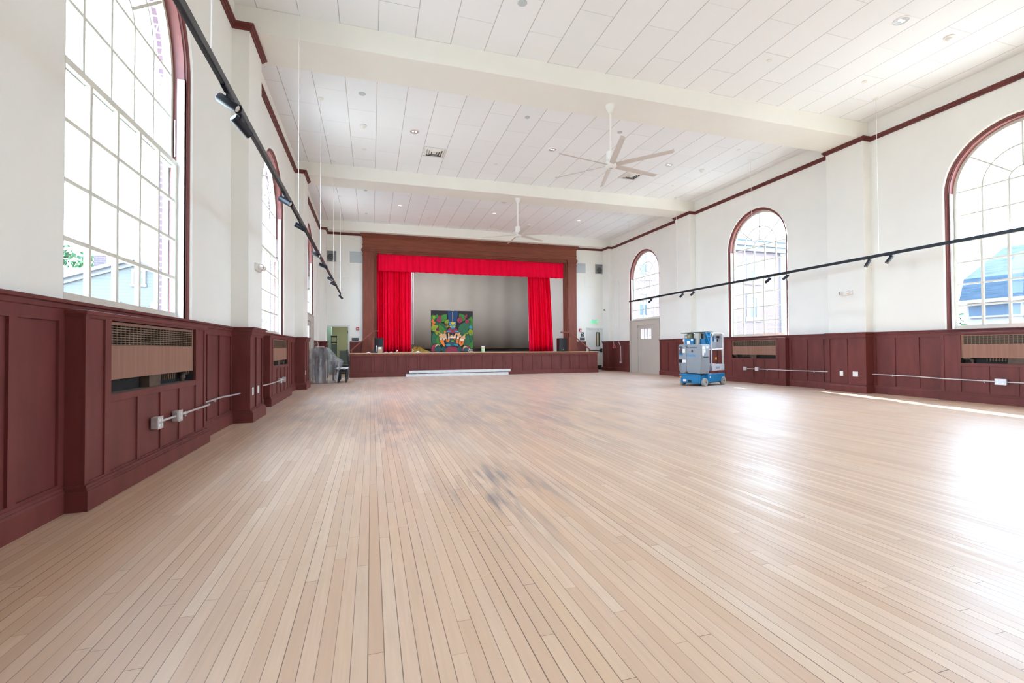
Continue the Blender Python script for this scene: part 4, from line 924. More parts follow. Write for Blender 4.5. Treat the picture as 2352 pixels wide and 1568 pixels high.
def plate(X, sg, y, z, w_, h, label, n=1):
    t = thing('outlet_plate', label, 'outlet', (X, y, z)); MB().box(min(X, X+sg*.008), max(X, X+sg*.008), y-w_/2, y+w_/2, z-h/2, z+h/2).build('plate', M['paper'], t, bevel=.003)
    for k in range(n):
        yc = y+(k-(n-1)/2)*.045; MB().box(min(X+sg*.008, X+sg*.011), max(X+sg*.008, X+sg*.011), yc-.016, yc+.016, z-.034, z+.034).build('socket', M['white'], t, bevel=.002)
XP = XL+PD+.031; XQ = XR-PD-.031
plate(XL+PD+.012, 1, 8.00, .448, .075, .12, 'white outlet plate on the nearest piano side pilaster, nearer one')
plate(XL+PD+.012, 1, 8.35, .450, .10, .12, 'white outlet plate on the nearest piano side pilaster, farther one', 2)
plate(XL+PD+.012, 1, 13.98, .45, .07, .12, 'white outlet plate on the pilaster by the draped piano')
plate(XR-PD-.012, -1, 8.46, .44, .085, .12, 'white outlet plate on the lift side pilaster, nearer the lift')
plate(XR-PD-.012, -1, 8.12, .438, .125, .12, 'wide white outlet plate on the lift side pilaster', 2)
t = thing('conduit', 'thin white conduit down the corner wall to a red box', 'conduit', (XR-.012, 19.93, 1.2))
MB().tube([(XR-PD-.0,20.2,4.27), (XR-.015,20.05,4.22), (XR-.012,19.96,4.12), (XR-.012,19.93,4.0), (XR-.012,19.93,1.46), (XR-.055,19.90,1.40), (XR-.06,19.86,1.2)], .008, 8).build('tube', M['white'], t, smooth=True)
t = thing('alarm_box', 'small faded red box on the wainscot near the corner', 'alarm', (XR-.045, 19.86, 1.15)); MB().box(XR-.075, XR-.025, 19.75, 19.97, 1.08, 1.22).build('body', M['pinkbox'], t, bevel=.006); MB().box(XR-.08, XR-.075, 19.78, 19.85, 1.11, 1.19).build('pull_tab', M['redbox'], t)
t = thing('conduit', 'thin white conduit down the corner wall to an outlet', 'conduit', (XR-.012, 19.43, .5))
MB().tube([(XR-PD,20.2,4.30), (XR-.012,20.0,4.30), (XR-.012,19.52,4.29), (XR-.012,19.45,4.22), (XR-.012,19.43,4.1), (XR-.012,19.43,1.47), (XR-.06,19.40,1.36), (XR-.035,19.28,1.15), (XR-.032,19.26,.5)], .009, 8).build('tube', M['white'], t, smooth=True)
outlet_box(XR-.025, -1, 19.24, .43, .12, 'white outlet box at the foot of the thin corner conduit', 2)
t = thing('conduit', 'thin white conduit on the corner wall behind the piano', 'conduit', (XL+.01, 19.0, 1.2))
MB().tube([(XL+PD+.0,20.2,4.30), (XL+.012,19.6,4.42), (XL+.012,19.2,4.5), (XL+.012,19.05,4.45), (XL+.012,19.03,4.3), (XL+.012,19.03,1.46), (XL+.07,18.9,1.3), (XL+.07,18.7,.9), (XL+.04,18.6,.3)], .009, 8).build('tube', M['white'], t, smooth=True)
def emergency(X, sg, y, z, label):
    t = thing('emergency_light', label, 'emergency light', (X, y, z)); MB().box(min(X, X+sg*.045), max(X, X+sg*.045), y-.15, y+.15, z-.06, z+.06).build('housing', M['white2'], t, bevel=.01)
    for s in (-1, 1):
        c = Vector((X+sg*.075, y+s*.10, z)); ax = Vector((sg, s*.5, -.2)); mb = MB().lathe(c-ax*.03, [(.02,0),(.045,.02),(.05,.055),(.046,.058)], ax, 14); h = mb.build('lamp_head', M['white2'], t, smooth=True)
        MB().lathe(c-ax*.03, [(.045,.057),(.03,.066),(0,.069)], ax, 14).build('lens', M['chrome'], t, smooth=True)
emergency(XL+PD, 1, 8.30, 2.416, 'twin head emergency light on the nearest piano side pilaster')
emergency(XR-PD, -1, 8.31, 2.395, 'twin head emergency light on the lift side pilaster')

# ------------------------------------------------------------------ track lights
def track(X, y0, y1, z, cables, label):
    t = thing('light_track', label, 'light track', (X, y1, z))
    mb = MB().box(X-.018, X+.018, y0, y1, z-.004, z+.055); mb.build('rail', M['blackm'], t)
    mb = MB().box(X-.010, X+.010, y0+.1, y1-.1, z-.006, z-.003); mb.build('groove', M['dark'], t)
    for y in cables:
        MB().tube([(X,y,z+.11),(X,y,ZC-.005)], .005, 6).build('suspension_cable', M['white'], t)
        MB().tube([(X,y-.0,z+.12),(X,y-.035,z+.06)], .002, 5).tube([(X,y,z+.12),(X,y+.035,z+.06)], .002, 5).build('cable_yoke', M['white'], t)
        MB().lathe((X,y,ZC), [(.0,-.022),(.05,-.022),(.062,-.008),(.062,0)], n=18).build('ceiling_canopy', M['white2'], t, smooth=True)
ZT = 3.0
track(-1.02, -3, 16.98, ZT, (.5, 3.5, 7.35, 10.41, 13.81, 16.90), 'long black lighting track hung along the piano side windows')
track(10.325, -3, 16.98, ZT, (.5, 3.67, 7.07, 10.47, 13.83, 16.96), 'long black lighting track hung along the blue lift side windows')
spot0 = None
def spot(X, y, z, dr, label, group):
    t = thing('track_spotlight', label, 'spotlight', (X, y, z), group)
    dr = Vector(dr).normalized()
    MB().box(X-.016, X+.016, y-.10, y+.10, z-.014, z-.004).build('adapter', M['blackm'], t)
    MB().tube([(X,y,z-.012),(X,y,z-.055)], .008, 8).build('stem', M['blackm'], t)
    c = Vector((X, y, z-.085)); a = c-dr*.07
    MB().lathe(a, [(.0,0),(.030,0),(.036,.008),(.036,.172),(.031,.172),(.029,.160)], dr, 18).build('barrel', M['blackm'], t, smooth=True)
    MB().lathe(a, [(.030,.158),(.018,.163),(0,.165)], dr, 18).build('lens', M['lens'], t, smooth=True)
HL = [3.84, 4.20, 6.20, 7.45, 9.55, 10.75, 12.75, 13.65, 16.92]
ORD = ['nearest', 'second', 'third', 'fourth', 'fifth', 'sixth', 'seventh', 'eighth', 'farthest']
DL = [(.75,-.2,-.5), (.55,.75,-.5), (.8,-.35,-.5), (.8,.25,-.4), (.8,-.45,-.45), (.75,.2,-.3), (.8,-.4,-.5), (.75,.2,-.35), (.6,.3,-.65)]
for i, (y, d) in enumerate(zip(HL, DL)): spot(-1.02, y, ZT, d, '%s black spotlight on the piano side lighting track' % ORD[i], 'spotlights on the piano side track')
HR = [15.45, 13.57, 13.0, 9.92, 9.36, 7.29, 6.85]
OR2 = ['first', 'second', 'third', 'fourth', 'fifth', 'sixth', 'seventh']
for i, y in enumerate(HR): spot(10.325, y, ZT, [(-.55,.45,-.75), (-.55,.45,-.75), (-.6,.4,-.72), (-.6,.45,-.7), (-.65,.4,-.6), (-.45,.2,-.85), (-.5,.3,-.8)][i], '%s black spotlight from the stage on the lift side track' % OR2[i], 'spotlights on the lift side track')

# ------------------------------------------------------------------ ceiling fans
def fan(x, y, a0, zb, label):
    t = thing('ceiling_fan', label, 'ceiling fan', (x, y, ZB))
    MB().lathe((x,y,ZB), [(.095,0),(.092,-.03),(.06,-.12),(.035,-.17),(.0,-.17)], n=24).build('canopy', M['white2'], t, smooth=True)
    MB().tube([(x,y,ZB-.15),(x,y,zb+.32)], .024, 14).build('downrod', M['white2'], t, smooth=True)
    mb = MB().lathe((x,y,zb+.12), [(.085,0),(.088,.02),(.088,.16),(.09,.17),(.09,.21),(.05,.225),(.02,.23)], n=28)
    for k in range(20):
        a = 2*pi*k/20; mb.obox((x+.09*cos(a), y+.09*sin(a), zb+.205-.11), (cos(a),sin(a),0), (-sin(a),cos(a),0), (0,0,1), .006, .004, .075)
    mb.build('motor_housing', M['white2'], t, smooth=True)
    MB().lathe((x,y,zb), [(.0,0),(.06,.0),(.095,.012),(.115,.03),(.12,.07),(.12,.11),(.10,.125)], n=28).build('hub', M['white2'], t, smooth=True)
    MB().lathe((x,y,zb-.003), [(.0,0),(.035,0),(.04,.004)], n=16).lathe((x,y,zb-.008), [(0,0),(.016,0),(.016,.006)], n=12).build('hub_cap', M['lightgrey'], t)
    for k in range(6):
        a = radians(a0+60*k); dv = Vector((cos(a), sin(a), 0)); nv = Vector((-sin(a), cos(a), 0)); tilt = -radians(20)
        ac = nv*cos(tilt)+UZ*sin(tilt); up = dv.cross(ac); base = Vector((x, y, zb+.06)); P = []
        for s, wd in ((.10,.045), (.22,.058), (.6,.055), (1.0,.050), (1.21,.047), (1.245,.044)):
            lift = Vector((0,0,.0)) if s < 1.22 else Vector((0,0,.016))
            c = base+dv*s+lift
            P.append([c+ac*wd+up*.0, c+ac*wd*.3+up*.010, c-ac*wd*.6+up*.007, c-ac*wd, c-ac*wd*.5-up*.004, c+ac*wd*.4-up*.004])
        mb = MB().grid(P, True); mb.quad(*P[0]); mb.quad(*P[-1][::-1]); mb.build('blade', M['blade'], t)
fan(4.65, 8.30, 10.5, 4.73, 'white six blade ceiling fan on the nearest beam')
fan(4.60, 14.33, 28.5, 4.745, 'white six blade ceiling fan on the beam nearer the stage')

# ------------------------------------------------------------------ ceiling fittings
BAY = ['in the front ceiling bay', 'in the bay with vents', 'in the bay nearest the stage']
def bay(y): return BAY[0] if y < 8 else BAY[1] if y < 14.2 else BAY[2]
def downlight(x, y, label):
    t = thing('recessed_downlight', label, 'downlight', (x, y, ZC), 'recessed ceiling downlights')
    MB().lathe((x,y,ZC), [(.118,0),(.118,-.010),(.10,-.014),(.097,-.004)], n=28, cap=False).build('trim_ring', M['white'], t, smooth=True)
    MB().lathe((x,y,ZC-.008), [(.099,0),(.07,.002),(.045,.004),(.0,.005)], n=28, cap=False).build('reflector', M['alum'], t, smooth=True)
    for s_ in (-1, 1): MB().lathe((x+s_*.036,y,ZC-.0095), [(0,0),(.022,.0),(.026,.003)], n=16).build('lamp_face', M['glow'], t)
    ld = bpy.data.lights.new('downlight_lamp', 'SPOT'); ld.energy = 120; ld.spot_size = radians(130); ld.spot_blend = 1; ld.shadow_soft_size = .08; ld.color = (.93, .97, 1)
    lo = bpy.data.objects.new('downlight_lamp', ld); COL.objects.link(lo); lo.location = (x, y, ZC-.11)
for x, y, l in ((1.01,11.37,'nearest the piano side'), (4.63,11.37,'in the middle by the large fan'), (8.27,11.38,'nearest the lift side'), (1.01,17.42,'nearest the piano side'), (4.62,17.4,'in the middle'), (8.25,17.42,'nearest the lift side'), (8.26,5.24,'near the corner')):
    downlight(x, y, 'round chrome downlight %s, %s' % (l, bay(y)))
disc_n = {}
xs_ = {-.18: 'nearest the piano wall', 2.22: 'second from the piano wall', 3.43: 'left of the fan', 5.85: 'right of the fan', 7.05: 'second from the lift wall', 9.45: 'nearest the lift wall'}
for x, y, r in ((-.18,9.98,.07), (-.18,12.77,.05), (3.43,9.93,.06), (3.43,12.74,.05), (5.85,9.99,.06), (5.85,12.76,.05), (9.45,9.99,.05), (9.45,12.81,.05), (-.18,16.06,.055), (-.18,18.83,.055), (2.22,16.01,.05), (2.22,18.8,.05), (7.05,16.03,.05), (7.05,18.82,.05), (9.45,16.05,.05), (9.45,18.83,.05), (2.22,6.64,.075), (7.05,6.68,.05), (9.45,6.68,.05)):
    row = 'near row' if (y < 11 and y > 8) or (14 < y < 17) else 'far row'
    o = MB().lathe((x,y,ZC), [(r,0),(r,-.006),(r*.9,-.012),(0,-.013)], n=22).build('sprinkler_cover', M['lightgrey'] if r > .052 else M['white2'], smooth=True)
    tag(o, ('sprinkler cover %s, %s %s' % (xs_[x], '' if y < 8 else row, bay(y))).replace('  ', ' '), 'sprinkler cover', 'round ceiling sprinkler covers')
for x, y, l in ((-.18,11.40,'near the piano side of the vent bay'), (9.44,11.43,'near the lift side of the vent bay'), (9.49,5.29,'near the camera and the slate roof window')):
    t = thing('smoke_detector', 'white smoke detector on the ceiling '+l, 'smoke detector', (x, y, ZC), 'ceiling smoke detectors')
    MB().lathe((x,y,ZC), [(.08,0),(.078,-.02),(.05,-.028)], n=22).build('base', M['white2'], t, smooth=True); MB().lathe((x,y,ZC-.027), [(.045,0),(.042,-.03),(.025,-.042),(0,-.043)], n=18).build('sensor_head', M['white2'], t, smooth=True)
t = thing('ceiling_speaker', 'round white ceiling speaker beside the fan nearer the stage', 'speaker', (4.61, 15.97, ZC)); MB().lathe((4.61,15.97,ZC), [(.12,0),(.12,-.01),(.105,-.015)], n=26).build('rim', M['white2'], t, smooth=True); MB().lathe((4.61,15.97,ZC-.014), [(.105,0),(.06,-.004),(0,-.005)], n=26).build('grille', M['lightgrey'], t, smooth=True)
def diffuser(x, y, label):
    t = thing('ceiling_vent', label, 'vent', (x, y, ZC), 'square ceiling air diffusers')
    MB().box(x-.27, x+.27, y-.27, y+.27, ZC-.003, ZC-.001).build('backing', M['dark'], t)
    for h0, h1, z0, z1, nm in ((.30, .265, -.012, -.012, 'frame'), (.262, .205, -.002, -.030, 'cone'), (.19, .14, -.002, -.030, 'cone'), (.125, .08, -.002, -.028, 'cone')):
        mb = MB(); a = [(x-h0,y-h0,ZC+z0), (x+h0,y-h0,ZC+z0), (x+h0,y+h0,ZC+z0), (x-h0,y+h0,ZC+z0)]; b = [(x-h1,y-h1,ZC+z1), (x+h1,y-h1,ZC+z1), (x+h1,y+h1,ZC+z1), (x-h1,y+h1,ZC+z1)]
        mb.grid([a, b], True); mb.build(nm, M['white2'], t, solid=.006)
    MB().box(x-.06, x+.06, y-.06, y+.06, ZC-.026, ZC-.020).build('centre_plate', M['white2'], t)
diffuser(1.62, 12.42, 'square white air diffuser in the ceiling, left of the large fan')
diffuser(7.66, 12.42, 'square white air diffuser in the ceiling, behind the large fan blades')

# ------------------------------------------------------------------ piano corner
t = thing('upright_piano', 'black upright piano on casters under the plastic sheet', 'piano', (-1.55, 16.6, 0))
px0, px1, py0, py1 = -1.80, -1.45, 15.98, 17.4
mb = MB().box(px0, px1, py0, py1, .10, 1.11).box(px0-.01, px1+.02, py0-.01, py1+.01, 1.11, 1.135); mb.build('case', M['black'], t, bevel=.006)
MB().box(px1-.01, px1+.36, py0+.0, py1-.0, .60, .72).build('key_bed', M['black'], t, bevel=.006)
for y in (py0+.03, py1-.10): MB().box(px1+.25, px1+.32, y, y+.07, .06, .61).build('leg', M['black'], t)
for y in (py0+.03, py1-.10):
    for x in (px0+.06, px1-.06): MB().lathe((x,y+.03,.035), [(0,-.015),(.035,-.015),(.035,.015),(0,.015)], (0,1,0), 12).box(x-.02,x+.02,y+.01,y+.05,.05,.105).build('caster', M['steel'], t)
# draped sheet
rnd = random.Random(4); P = []
prof = [(-1.98,.62), (-1.93,.80), (-1.87,1.0), (-1.83,1.13), (-1.78,1.15), (-1.66,1.155), (-1.54,1.155), (-1.42,1.15), (-1.36,1.10), (-1.28,.98), (-1.20,.88), (-1.12,.80), (-1.05,.745), (-.99,.715), (-.95,.66), (-.98,.55), (-1.02,.42)]
ys = [py1+.02, 17.0, 16.6, 16.3, py0-.01]
def interp(pr, s):
    k = s*(len(pr)-1); i = min(int(k), len(pr)-2); q = k-i; return (pr[i][0]*(1-q)+pr[i+1][0]*q, pr[i][1]*(1-q)+pr[i+1][1]*q)
NS = 90
for i in range(NS+1):
    s = i/NS; x, z = interp(prof, s); row = []
    for y in ys: row.append((x, y, z+.008*sin(5*s*6.28+y*3)+.005*sin(y*11+s*14)))
    e = .6*sin(s*6.28*4.3)+.3*sin(s*6.28*9+1)+.12*sin(s*6.28*17+2)
    bot = .015 if s > .27 else .015+(.27-s)/.27*.55
    if s > .93: bot = min(z-.02, .35*(s-.93)/.07+.015)
    xm = -1.42
    for j in range(1, 13):
        q = j/12; zz = z+(bot-z)*q
        xx = x+(xm-x)*.28*q*(1 if s > .5 else .35) + (.10*q*(s-.45))
        row.append((xx+.02*e*q, py0-.012-.10*q-.04*e*(.25+q)-.008*sin(zz*14+s*25), max(.008, zz)))
    P.append(row)
tag(MB().grid(P).build('plastic_sheet', M['clear'], smooth=True), 'crumpled clear plastic sheet draped over the black piano', 'plastic sheet')
t = thing('paper_stack', 'flat pale papers lying on top of the draped piano', 'papers', (-1.6, 16.4, 1.17)); MB().box(-1.74, -1.50, 16.15, 16.6, 1.172, 1.185).build('sheets', M['paper'], t)
t = thing('piano_bench', 'black piano bench with a pale cloth on its seat', 'bench', (-.96, 16.1, 0))
bx0, bx1, by0, by1 = -1.08, -.75, 15.95, 16.65
MB().box(bx0, bx1, by0, by1, .36, .47).build('seat', M['black'], t, bevel=.01)
for x in (bx0+.02, bx1-.06):
    for y in (by0+.02, by1-.06): MB().tube([(x+.02,y+.02,.37),(x+.02,y+.02,.0)], [.026,.018], 4).build('leg', M['black'], t)
P = [[(bx0-.02+(bx1-bx0+.04)*i/12, by0-.015+(by1-by0)*j/8, .478+.012*sin(i*1.3+j)+.008*sin(j*2.1)-(.03 if j == 0 else 0)) for j in range(9)] for i in range(13)]
tag(MB().grid(P).build('seat_cloth', M['rag'], smooth=True, solid=.006), 'pale folded cloth lying on the piano bench', 'cloth')
t = thing('side_chair', 'black side chair behind the piano bench', 'chair', (-.88, 17.6, 0))
MB().box(-1.09, -.78, 17.45, 17.9, .46, .53).build('seat', M['black'], t, bevel=.01)
mb = MB().obox((-.80, 17.68, .78), (.99,0,.12), (0,1,0), (-.12,0,.99), .022, .21, .30); mb.build('backrest', M['black'], t, bevel=.008)
for x in (-1.06, -.82):
    for y in (17.48, 17.86): MB().tube([(x,y,.47),(x,y,0)], [.02,.016], 4).build('leg', M['black'], t)

# ------------------------------------------------------------------ personnel lift (local frame: x back along the chassis, y to the operator side)
LA = radians(21.4); LC = Vector((9.268, 11.317, 0))
lift = bpy.data.objects.new('personnel_lift', None); COL.objects.link(lift); lift.location = LC; lift.rotation_euler = (0,0,LA)
tag(lift, 'compact blue and grey personnel lift parked on the bare floor', 'lift')
def lp(mb, name, m, bevel=0, smooth=False, parent=None):
    o = MB.build(mb, name, m, None, smooth, bevel); o.parent = parent or lift; return o
lp(MB().box(-.62, .66, -.30, .30, .07, .30).box(-.64, -.56, -.26, .26, .09, .34), 'chassis', M['lblue'], .012)
lp(MB().box(-.30, .50, -.355, -.28, .10, .335).box(.50,.66,-.355,-.28,.20,.335), 'side_skirt', M['lblue'], .012)
lp(MB().box(-.30, .50, .28, .355, .10, .335), 'side_skirt', M['lblue'], .012)
mb = MB().box(-.655, -.60, -.30, .33, .29, .34); lp(mb, 'bumper', M['lblue'], .01)
lp(MB().box(-.660, -.654, .10, .20, .125, .185), 'front_label', M['paper'])
lp(MB().box(-.659, -.655, -.05, .05, .12, .165), 'tow_slot', M['dark'], .0)
lp(MB().box(-.665, -.655, .255, .305, .235, .275), 'amber_reflector', M['amber'])
lp(MB().box(-.20, -.17, -.358, -.354, .22, .28), 'side_label', M['paper'])
for nm, x, y in (('wheel', -.47, .315), ('wheel', -.47, -.345), ('wheel', .55, -.345), ('wheel', .55, .345)):
    o = lp(MB().lathe((x,y,.115), [(.075,-.045),(.108,-.045),(.115,-.036),(.115,.036),(.108,.045),(.075,.045)], (0,1,0), 28), nm, M['tyre'], smooth=True)
    lp(MB().lathe((x,y,.115), [(0,-.034),(.03,-.042),(.075,-.036),(.075,.036),(0,.036)], (0,1,0), 24), 'wheel_hub', M['hub'], smooth=True, parent=o)
    lp(MB().lathe((x,y,.115), [(0,-.05),(.02,-.05),(.022,-.04)], (0,1,0), 12), 'axle_cap', M['dark'], parent=o)
# grey body
def rrect(x0, x1, y0, y1, r, z, n=5):
    out = []
    for cx, cy, a in ((x1-r, y1-r, 0), (x0+r, y1-r, 90), (x0+r, y0+r, 180), (x1-r, y0+r, 270)):
        for k in range(n+1): t_ = radians(a+90*k/n); out.append((cx+r*cos(t_), cy+r*sin(t_), z))
    return out
rings = [rrect(-.63,-.17,-.33,.33,.05,.36), rrect(-.645,-.16,-.345,.355,.05,.46), rrect(-.65,-.16,-.355,.365,.05,.62), rrect(-.65,-.16,-.355,.365,.05,1.13), rrect(-.64,-.17,-.345,.355,.05,1.165), rrect(-.60,-.2,-.31,.32,.05,1.182)]
mb = MB().grid(rings, True); mb.quad(*rings[0][::-1]); mb.quad(*rings[-1]); lp(mb, 'body_cover', M['lgrey'], smooth=True)
lp(MB().box(-.6525, -.649, .094, .098, .37, 1.15), 'cover_seam', M['dark'])
for z in (.385, 1.135): lp(MB().box(-.668, -.648, .06, .13, z-.012, z+.012), 'cover_latch', M['black'], .004)
lp(MB().box(-.653, -.648, .215, .315, .87, 1.12), 'control_panel', M['sign'])
lp(MB().box(-.656, -.652, .22, .31, .87, .92), 'control_base', M['lblue'])
lp(MB().lathe((-.652,.235,1.04), [(.022,0),(.022,.02),(0,.022)], (-1,0,0), 14), 'stop_button', M['redbox'])
lp(MB().lathe((-.652,.30,1.05), [(.01,0),(.008,.012),(0,.013)], (-1,0,0), 10), 'key_switch', M['chrome'])
lp(MB().box(-.653, -.649, .135, .215, .94, 1.055), 'instruction_decal', M['paper'])
lp(MB().box(-.653, -.648, .235, .335, .655, .75), 'charger_socket', M['dark'])
lp(MB().box(-.653, -.649, .11, .23, .66, .74), 'charger_decal', M['paper'])
lp(MB().tube([(-.655,.28,.70),(-.672,.275,.64),(-.668,.295,.52),(-.66,.29,.42),(-.655,.29,.35)], .006, 6), 'charger_cord', M['black'], smooth=True)
lp(MB().box(-.654, -.648, -.11, -.06, .955, 1.03), 'latch_recess', M['sign'])
def ltext(txt, size, loc, rot, m, name):
    cu = bpy.data.curves.new(name, 'FONT'); cu.body = txt; cu.size = size; cu.extrude = .001; cu.align_x = 'CENTER'; cu.align_y = 'CENTER'; cu.offset = .0012
    tmp = bpy.data.objects.new('tmp', cu); COL.objects.link(tmp); bpy.context.view_layer.update()
    me = bpy.data.meshes.new_from_object(tmp.evaluated_get(bpy.context.evaluated_depsgraph_get())); bpy.data.objects.remove(tmp)
    me.transform(Matrix.Translation(loc) @ rot); me.materials.clear(); me.materials.append(m)
    o = bpy.data.objects.new(name, me); COL.objects.link(o); o.parent = lift
FR = Matrix.Rotation(-pi/2, 4, 'Z') @ Matrix.Rotation(pi/2, 4, 'X')      # faces -x
SD = Matrix.Rotation(pi/2, 4, 'X')                                        # faces -y
ltext('Genie', .115, Vector((-.653, -.045, .87)), FR, M['lcyan'], 'logo_lettering')
ltext('1051-HCR7510', .052, Vector((-.653, -.055, 1.085)), FR, M['black'], 'serial_lettering')
ltext('1051-HCR751', .045, Vector((-.40, -.3565, .815)), SD, M['black'], 'side_lettering')
for a, b, c, d in ((-.60,-.42,1.03,1.12), (-.60,-.42,.94,1.02), (-.60,-.50,.87,.94), (-.38,-.27,1.06,1.12)): lp(MB().box(a, b, -.3575, -.354, c, d), 'warning_decal', M['paper'])
# mast, blue box, top plate
mb = MB()
for x, y in ((-.40,-.10), (-.40,.14), (-.30,-.10), (-.30,.14)): mb.box(x-.04, x+.04, y-.05, y+.05, 1.15, 1.50)
lp(mb, 'mast', M['hub'], .006)
lp(MB().box(-.56, -.47, -.06, .20, 1.17, 1.345).box(-.565,-.46,-.10,.24,1.335,1.345), 'valve_box', M['lblue'], .008)
lp(MB().box(-.564, -.559, .035, .125, 1.175, 1.28), 'box_decal', M['paper'])
lp(MB().box(-.564, -.559, -.065, .0, 1.29, 1.33), 'box_tag', M['paper'])
lp(MB().lathe((-.46,.09,1.40), [(.0,-.055),(.09,-.05),(.11,0),(.09,.05),(0,.055)], (0,1,0), 18), 'pulley_guard', M['olive'], smooth=True)
lp(MB().tube([(-.50,.24,1.17),(-.50,.255,1.32),(-.48,.24,1.42),(-.42,.18,1.46)], .022, 8), 'hose', M['steel'], smooth=True)
lp(MB().box(-.565, -.54, .20, .255, 1.27, 1.33), 'hose_clip', M['paper'])
lp(MB().lathe((-.55,.22,1.165), [(.025,0),(.025,.03),(0,.035)], n=12), 'beacon', M['amber'], smooth=True)
mb = MB().prism([(-.60,.30,1.50),(-.62,.10,1.505),(-.20,-.34,1.53),(.10,-.30,1.535),(.30,-.10,1.53),(.30,.25,1.515),(-.3,.34,1.50)], (0,0,.018)); lp(mb, 'top_tray', M['teal'], .003)
lp(MB().prism([(-.22,-.30,1.18),(-.08,-.30,1.18),(-.08,-.30,1.51),(-.34,-.30,1.51)], (0,.02,0)).box(-.34,-.10,-.28,.10,1.17,1.34), 'mast_bracket', M['lblue'], .004)
mb = MB()
for p, q in (((-.32,-.31,1.50),(-.10,-.31,1.18)), ((-.10,-.31,1.18),(-.09,-.31,1.51)), ((-.26,-.31,1.40),(-.09,-.31,1.41)), ((-.34,-.31,1.50),(-.09,-.31,1.51))): mb.tube([p, q], .016, 6)
lp(mb, 'gusset_frame', M['lcyan'])
lp(MB().tube([(-.09,-.30,1.42),(.06,-.28,1.42)], .014, 8), 'guard_link', M['teal'])
# basket
bkx0, bkx1, by_ = .02, .64, -.30
def loop(y):
    return [(bkx0-.02,y,.55), (bkx0,y,1.38), (bkx0+.03,y,1.46), (bkx0+.11,y,1.495), (bkx1-.02,y,1.50), (bkx1,y,1.49), (bkx1+.03,y,.55)]
for y in (-.30, .30):
    lp(MB().tube(loop(y), .022, 10), 'guard_rail', M['alum'], smooth=True)
    lp(MB().tube([(bkx0,y,1.03),(bkx1+.01,y,1.04)], .018, 10), 'mid_rail', M['alum'], smooth=True)
for z in (1.03, 1.495): lp(MB().tube([(bkx1,-.30,z),(bkx1,.30,z)], .02, 10), 'end_rail', M['alum'], smooth=True)
lp(MB().box(bkx0-.02, bkx1+.06, -.325, -.315, .42, .60).box(bkx0-.02, bkx1+.06, .315, .325, .42, .60).box(bkx1+.05, bkx1+.06, -.32, .32, .42, .60).box(bkx0-.02, bkx0-.01, -.32, .32, .42, .60), 'toe_board', M['silver'], .004)
lp(MB().box(bkx0-.02, bkx1+.06, -.32, .32, .42, .44), 'platform', M['steel'])
ltext('GR-15', .085, Vector((.30, -.3265, .50)), SD, M['lblue'], 'toe_board_lettering')
lp(MB().box(.60, .615, -.29, .29, 1.045, 1.46), 'back_panel', M['silver'], .004)
lp(MB().box(.594, .601, -.075, -.02, 1.27, 1.43), 'blue_decal', M['lblue']); lp(MB().box(.594, .601, -.145, -.09, 1.25, 1.35), 'white_decal', M['paper'])
lp(MB().box(.56, .60, -.24, -.16, 1.37, 1.43).box(.57,.60,-.19,-.165,1.26,1.34), 'control_box', M['black'], .006)
lp(MB().tube([(.59,-.13,1.04),(.58,-.13,.90),(.56,-.14,.78),(.58,-.13,.62),(.60,-.12,.45)], .010, 8), 'control_cable', M['black'], smooth=True)
lp(MB().box(.545,.575,-.16,-.125,.72,.80), 'cable_plug', M['amber'], .004)
lp(MB().box(-.16, .05, -.20, .20, .34, .50).box(-.15,0,-.12,.12,.5,1.5), 'carriage', M['teal'], .006)

# ------------------------------------------------------------------ outside
struct(MB().quad((-80,-60,-1.3), (90,-60,-1.3), (90,90,-1.3), (-80,90,-1.3)).build('ground', M['ground']), 'concrete paving outside the hall', 'ground')
# clapboard house seen through the nearest piano side window
HY = 22.0
t = thing('clapboard_house', 'pale blue clapboard house outside the large piano side window', 'house', (-9.5, HY, -1.3))
ridge = (-8.87, 4.70); L_, R2 = (-14.5, 2.70), (-5.5, 2.65)
mb = MB().prism([(L_[0],HY,-1.3), (R2[0],HY,-1.3), (R2[0],HY,R2[1]), (ridge[0],HY,ridge[1]), (L_[0],HY,L_[1])], (0,7,0)); mb.build('wall', M['siding'], t)
mb = MB()
for p, q in ((L_, ridge), (ridge, R2)):
    dv = Vector((q[0]-p[0],0,q[1]-p[1])); ln = dv.length; dv.normalize(); nv = Vector((-dv.z,0,dv.x))
    mb.obox(Vector(((p[0]+q[0])/2, HY+3.4, (p[1]+q[1])/2))+nv*.06, dv, (0,1,0), nv, ln/2+.05, 3.7, .06)
mb.build('roof', M['roofp'], t)
mb = MB()
for p, q in ((L_, ridge), (ridge, R2)):
    dv = Vector((q[0]-p[0],0,q[1]-p[1])); ln = dv.length; dv.normalize(); nv = Vector((-dv.z,0,dv.x)); mb.obox(Vector(((p[0]+q[0])/2, HY-.06, (p[1]+q[1])/2))-nv*.04, dv, (0,1,0), nv, ln/2+.1, .04, .11)
mb.build('bargeboard', M['trimw'], t)
def hwin(t, x0, x1, z0, z1, y, w=.14):
    mb = MB()
    for a, b, c, d in ((x0-w, x0, z0-.1, z1+.1), (x1, x1+w, z0-.1, z1+.1), (x0-w, x1+w, z1, z1+w), (x0-w*1.4, x1+w*1.4, z0-w, z0)): mb.box(a, b, y-.06, y+.02, c, d)
    mb.box(x0, x1, y-.03, y+.0, (z0+z1)/2-.0, (z0+z1)/2+.04)
    f_ = mb.build('window_frame', M['trimw'], t); p = MB().box(x0, x1, y-.012, y-.004, z0, z1).build('window_pane', M['pane'], f_)
    MB().box(x0, x1, y-.022, y-.013, (z0+z1)/2, z1).build('window_blind', M['roofp'], f_)
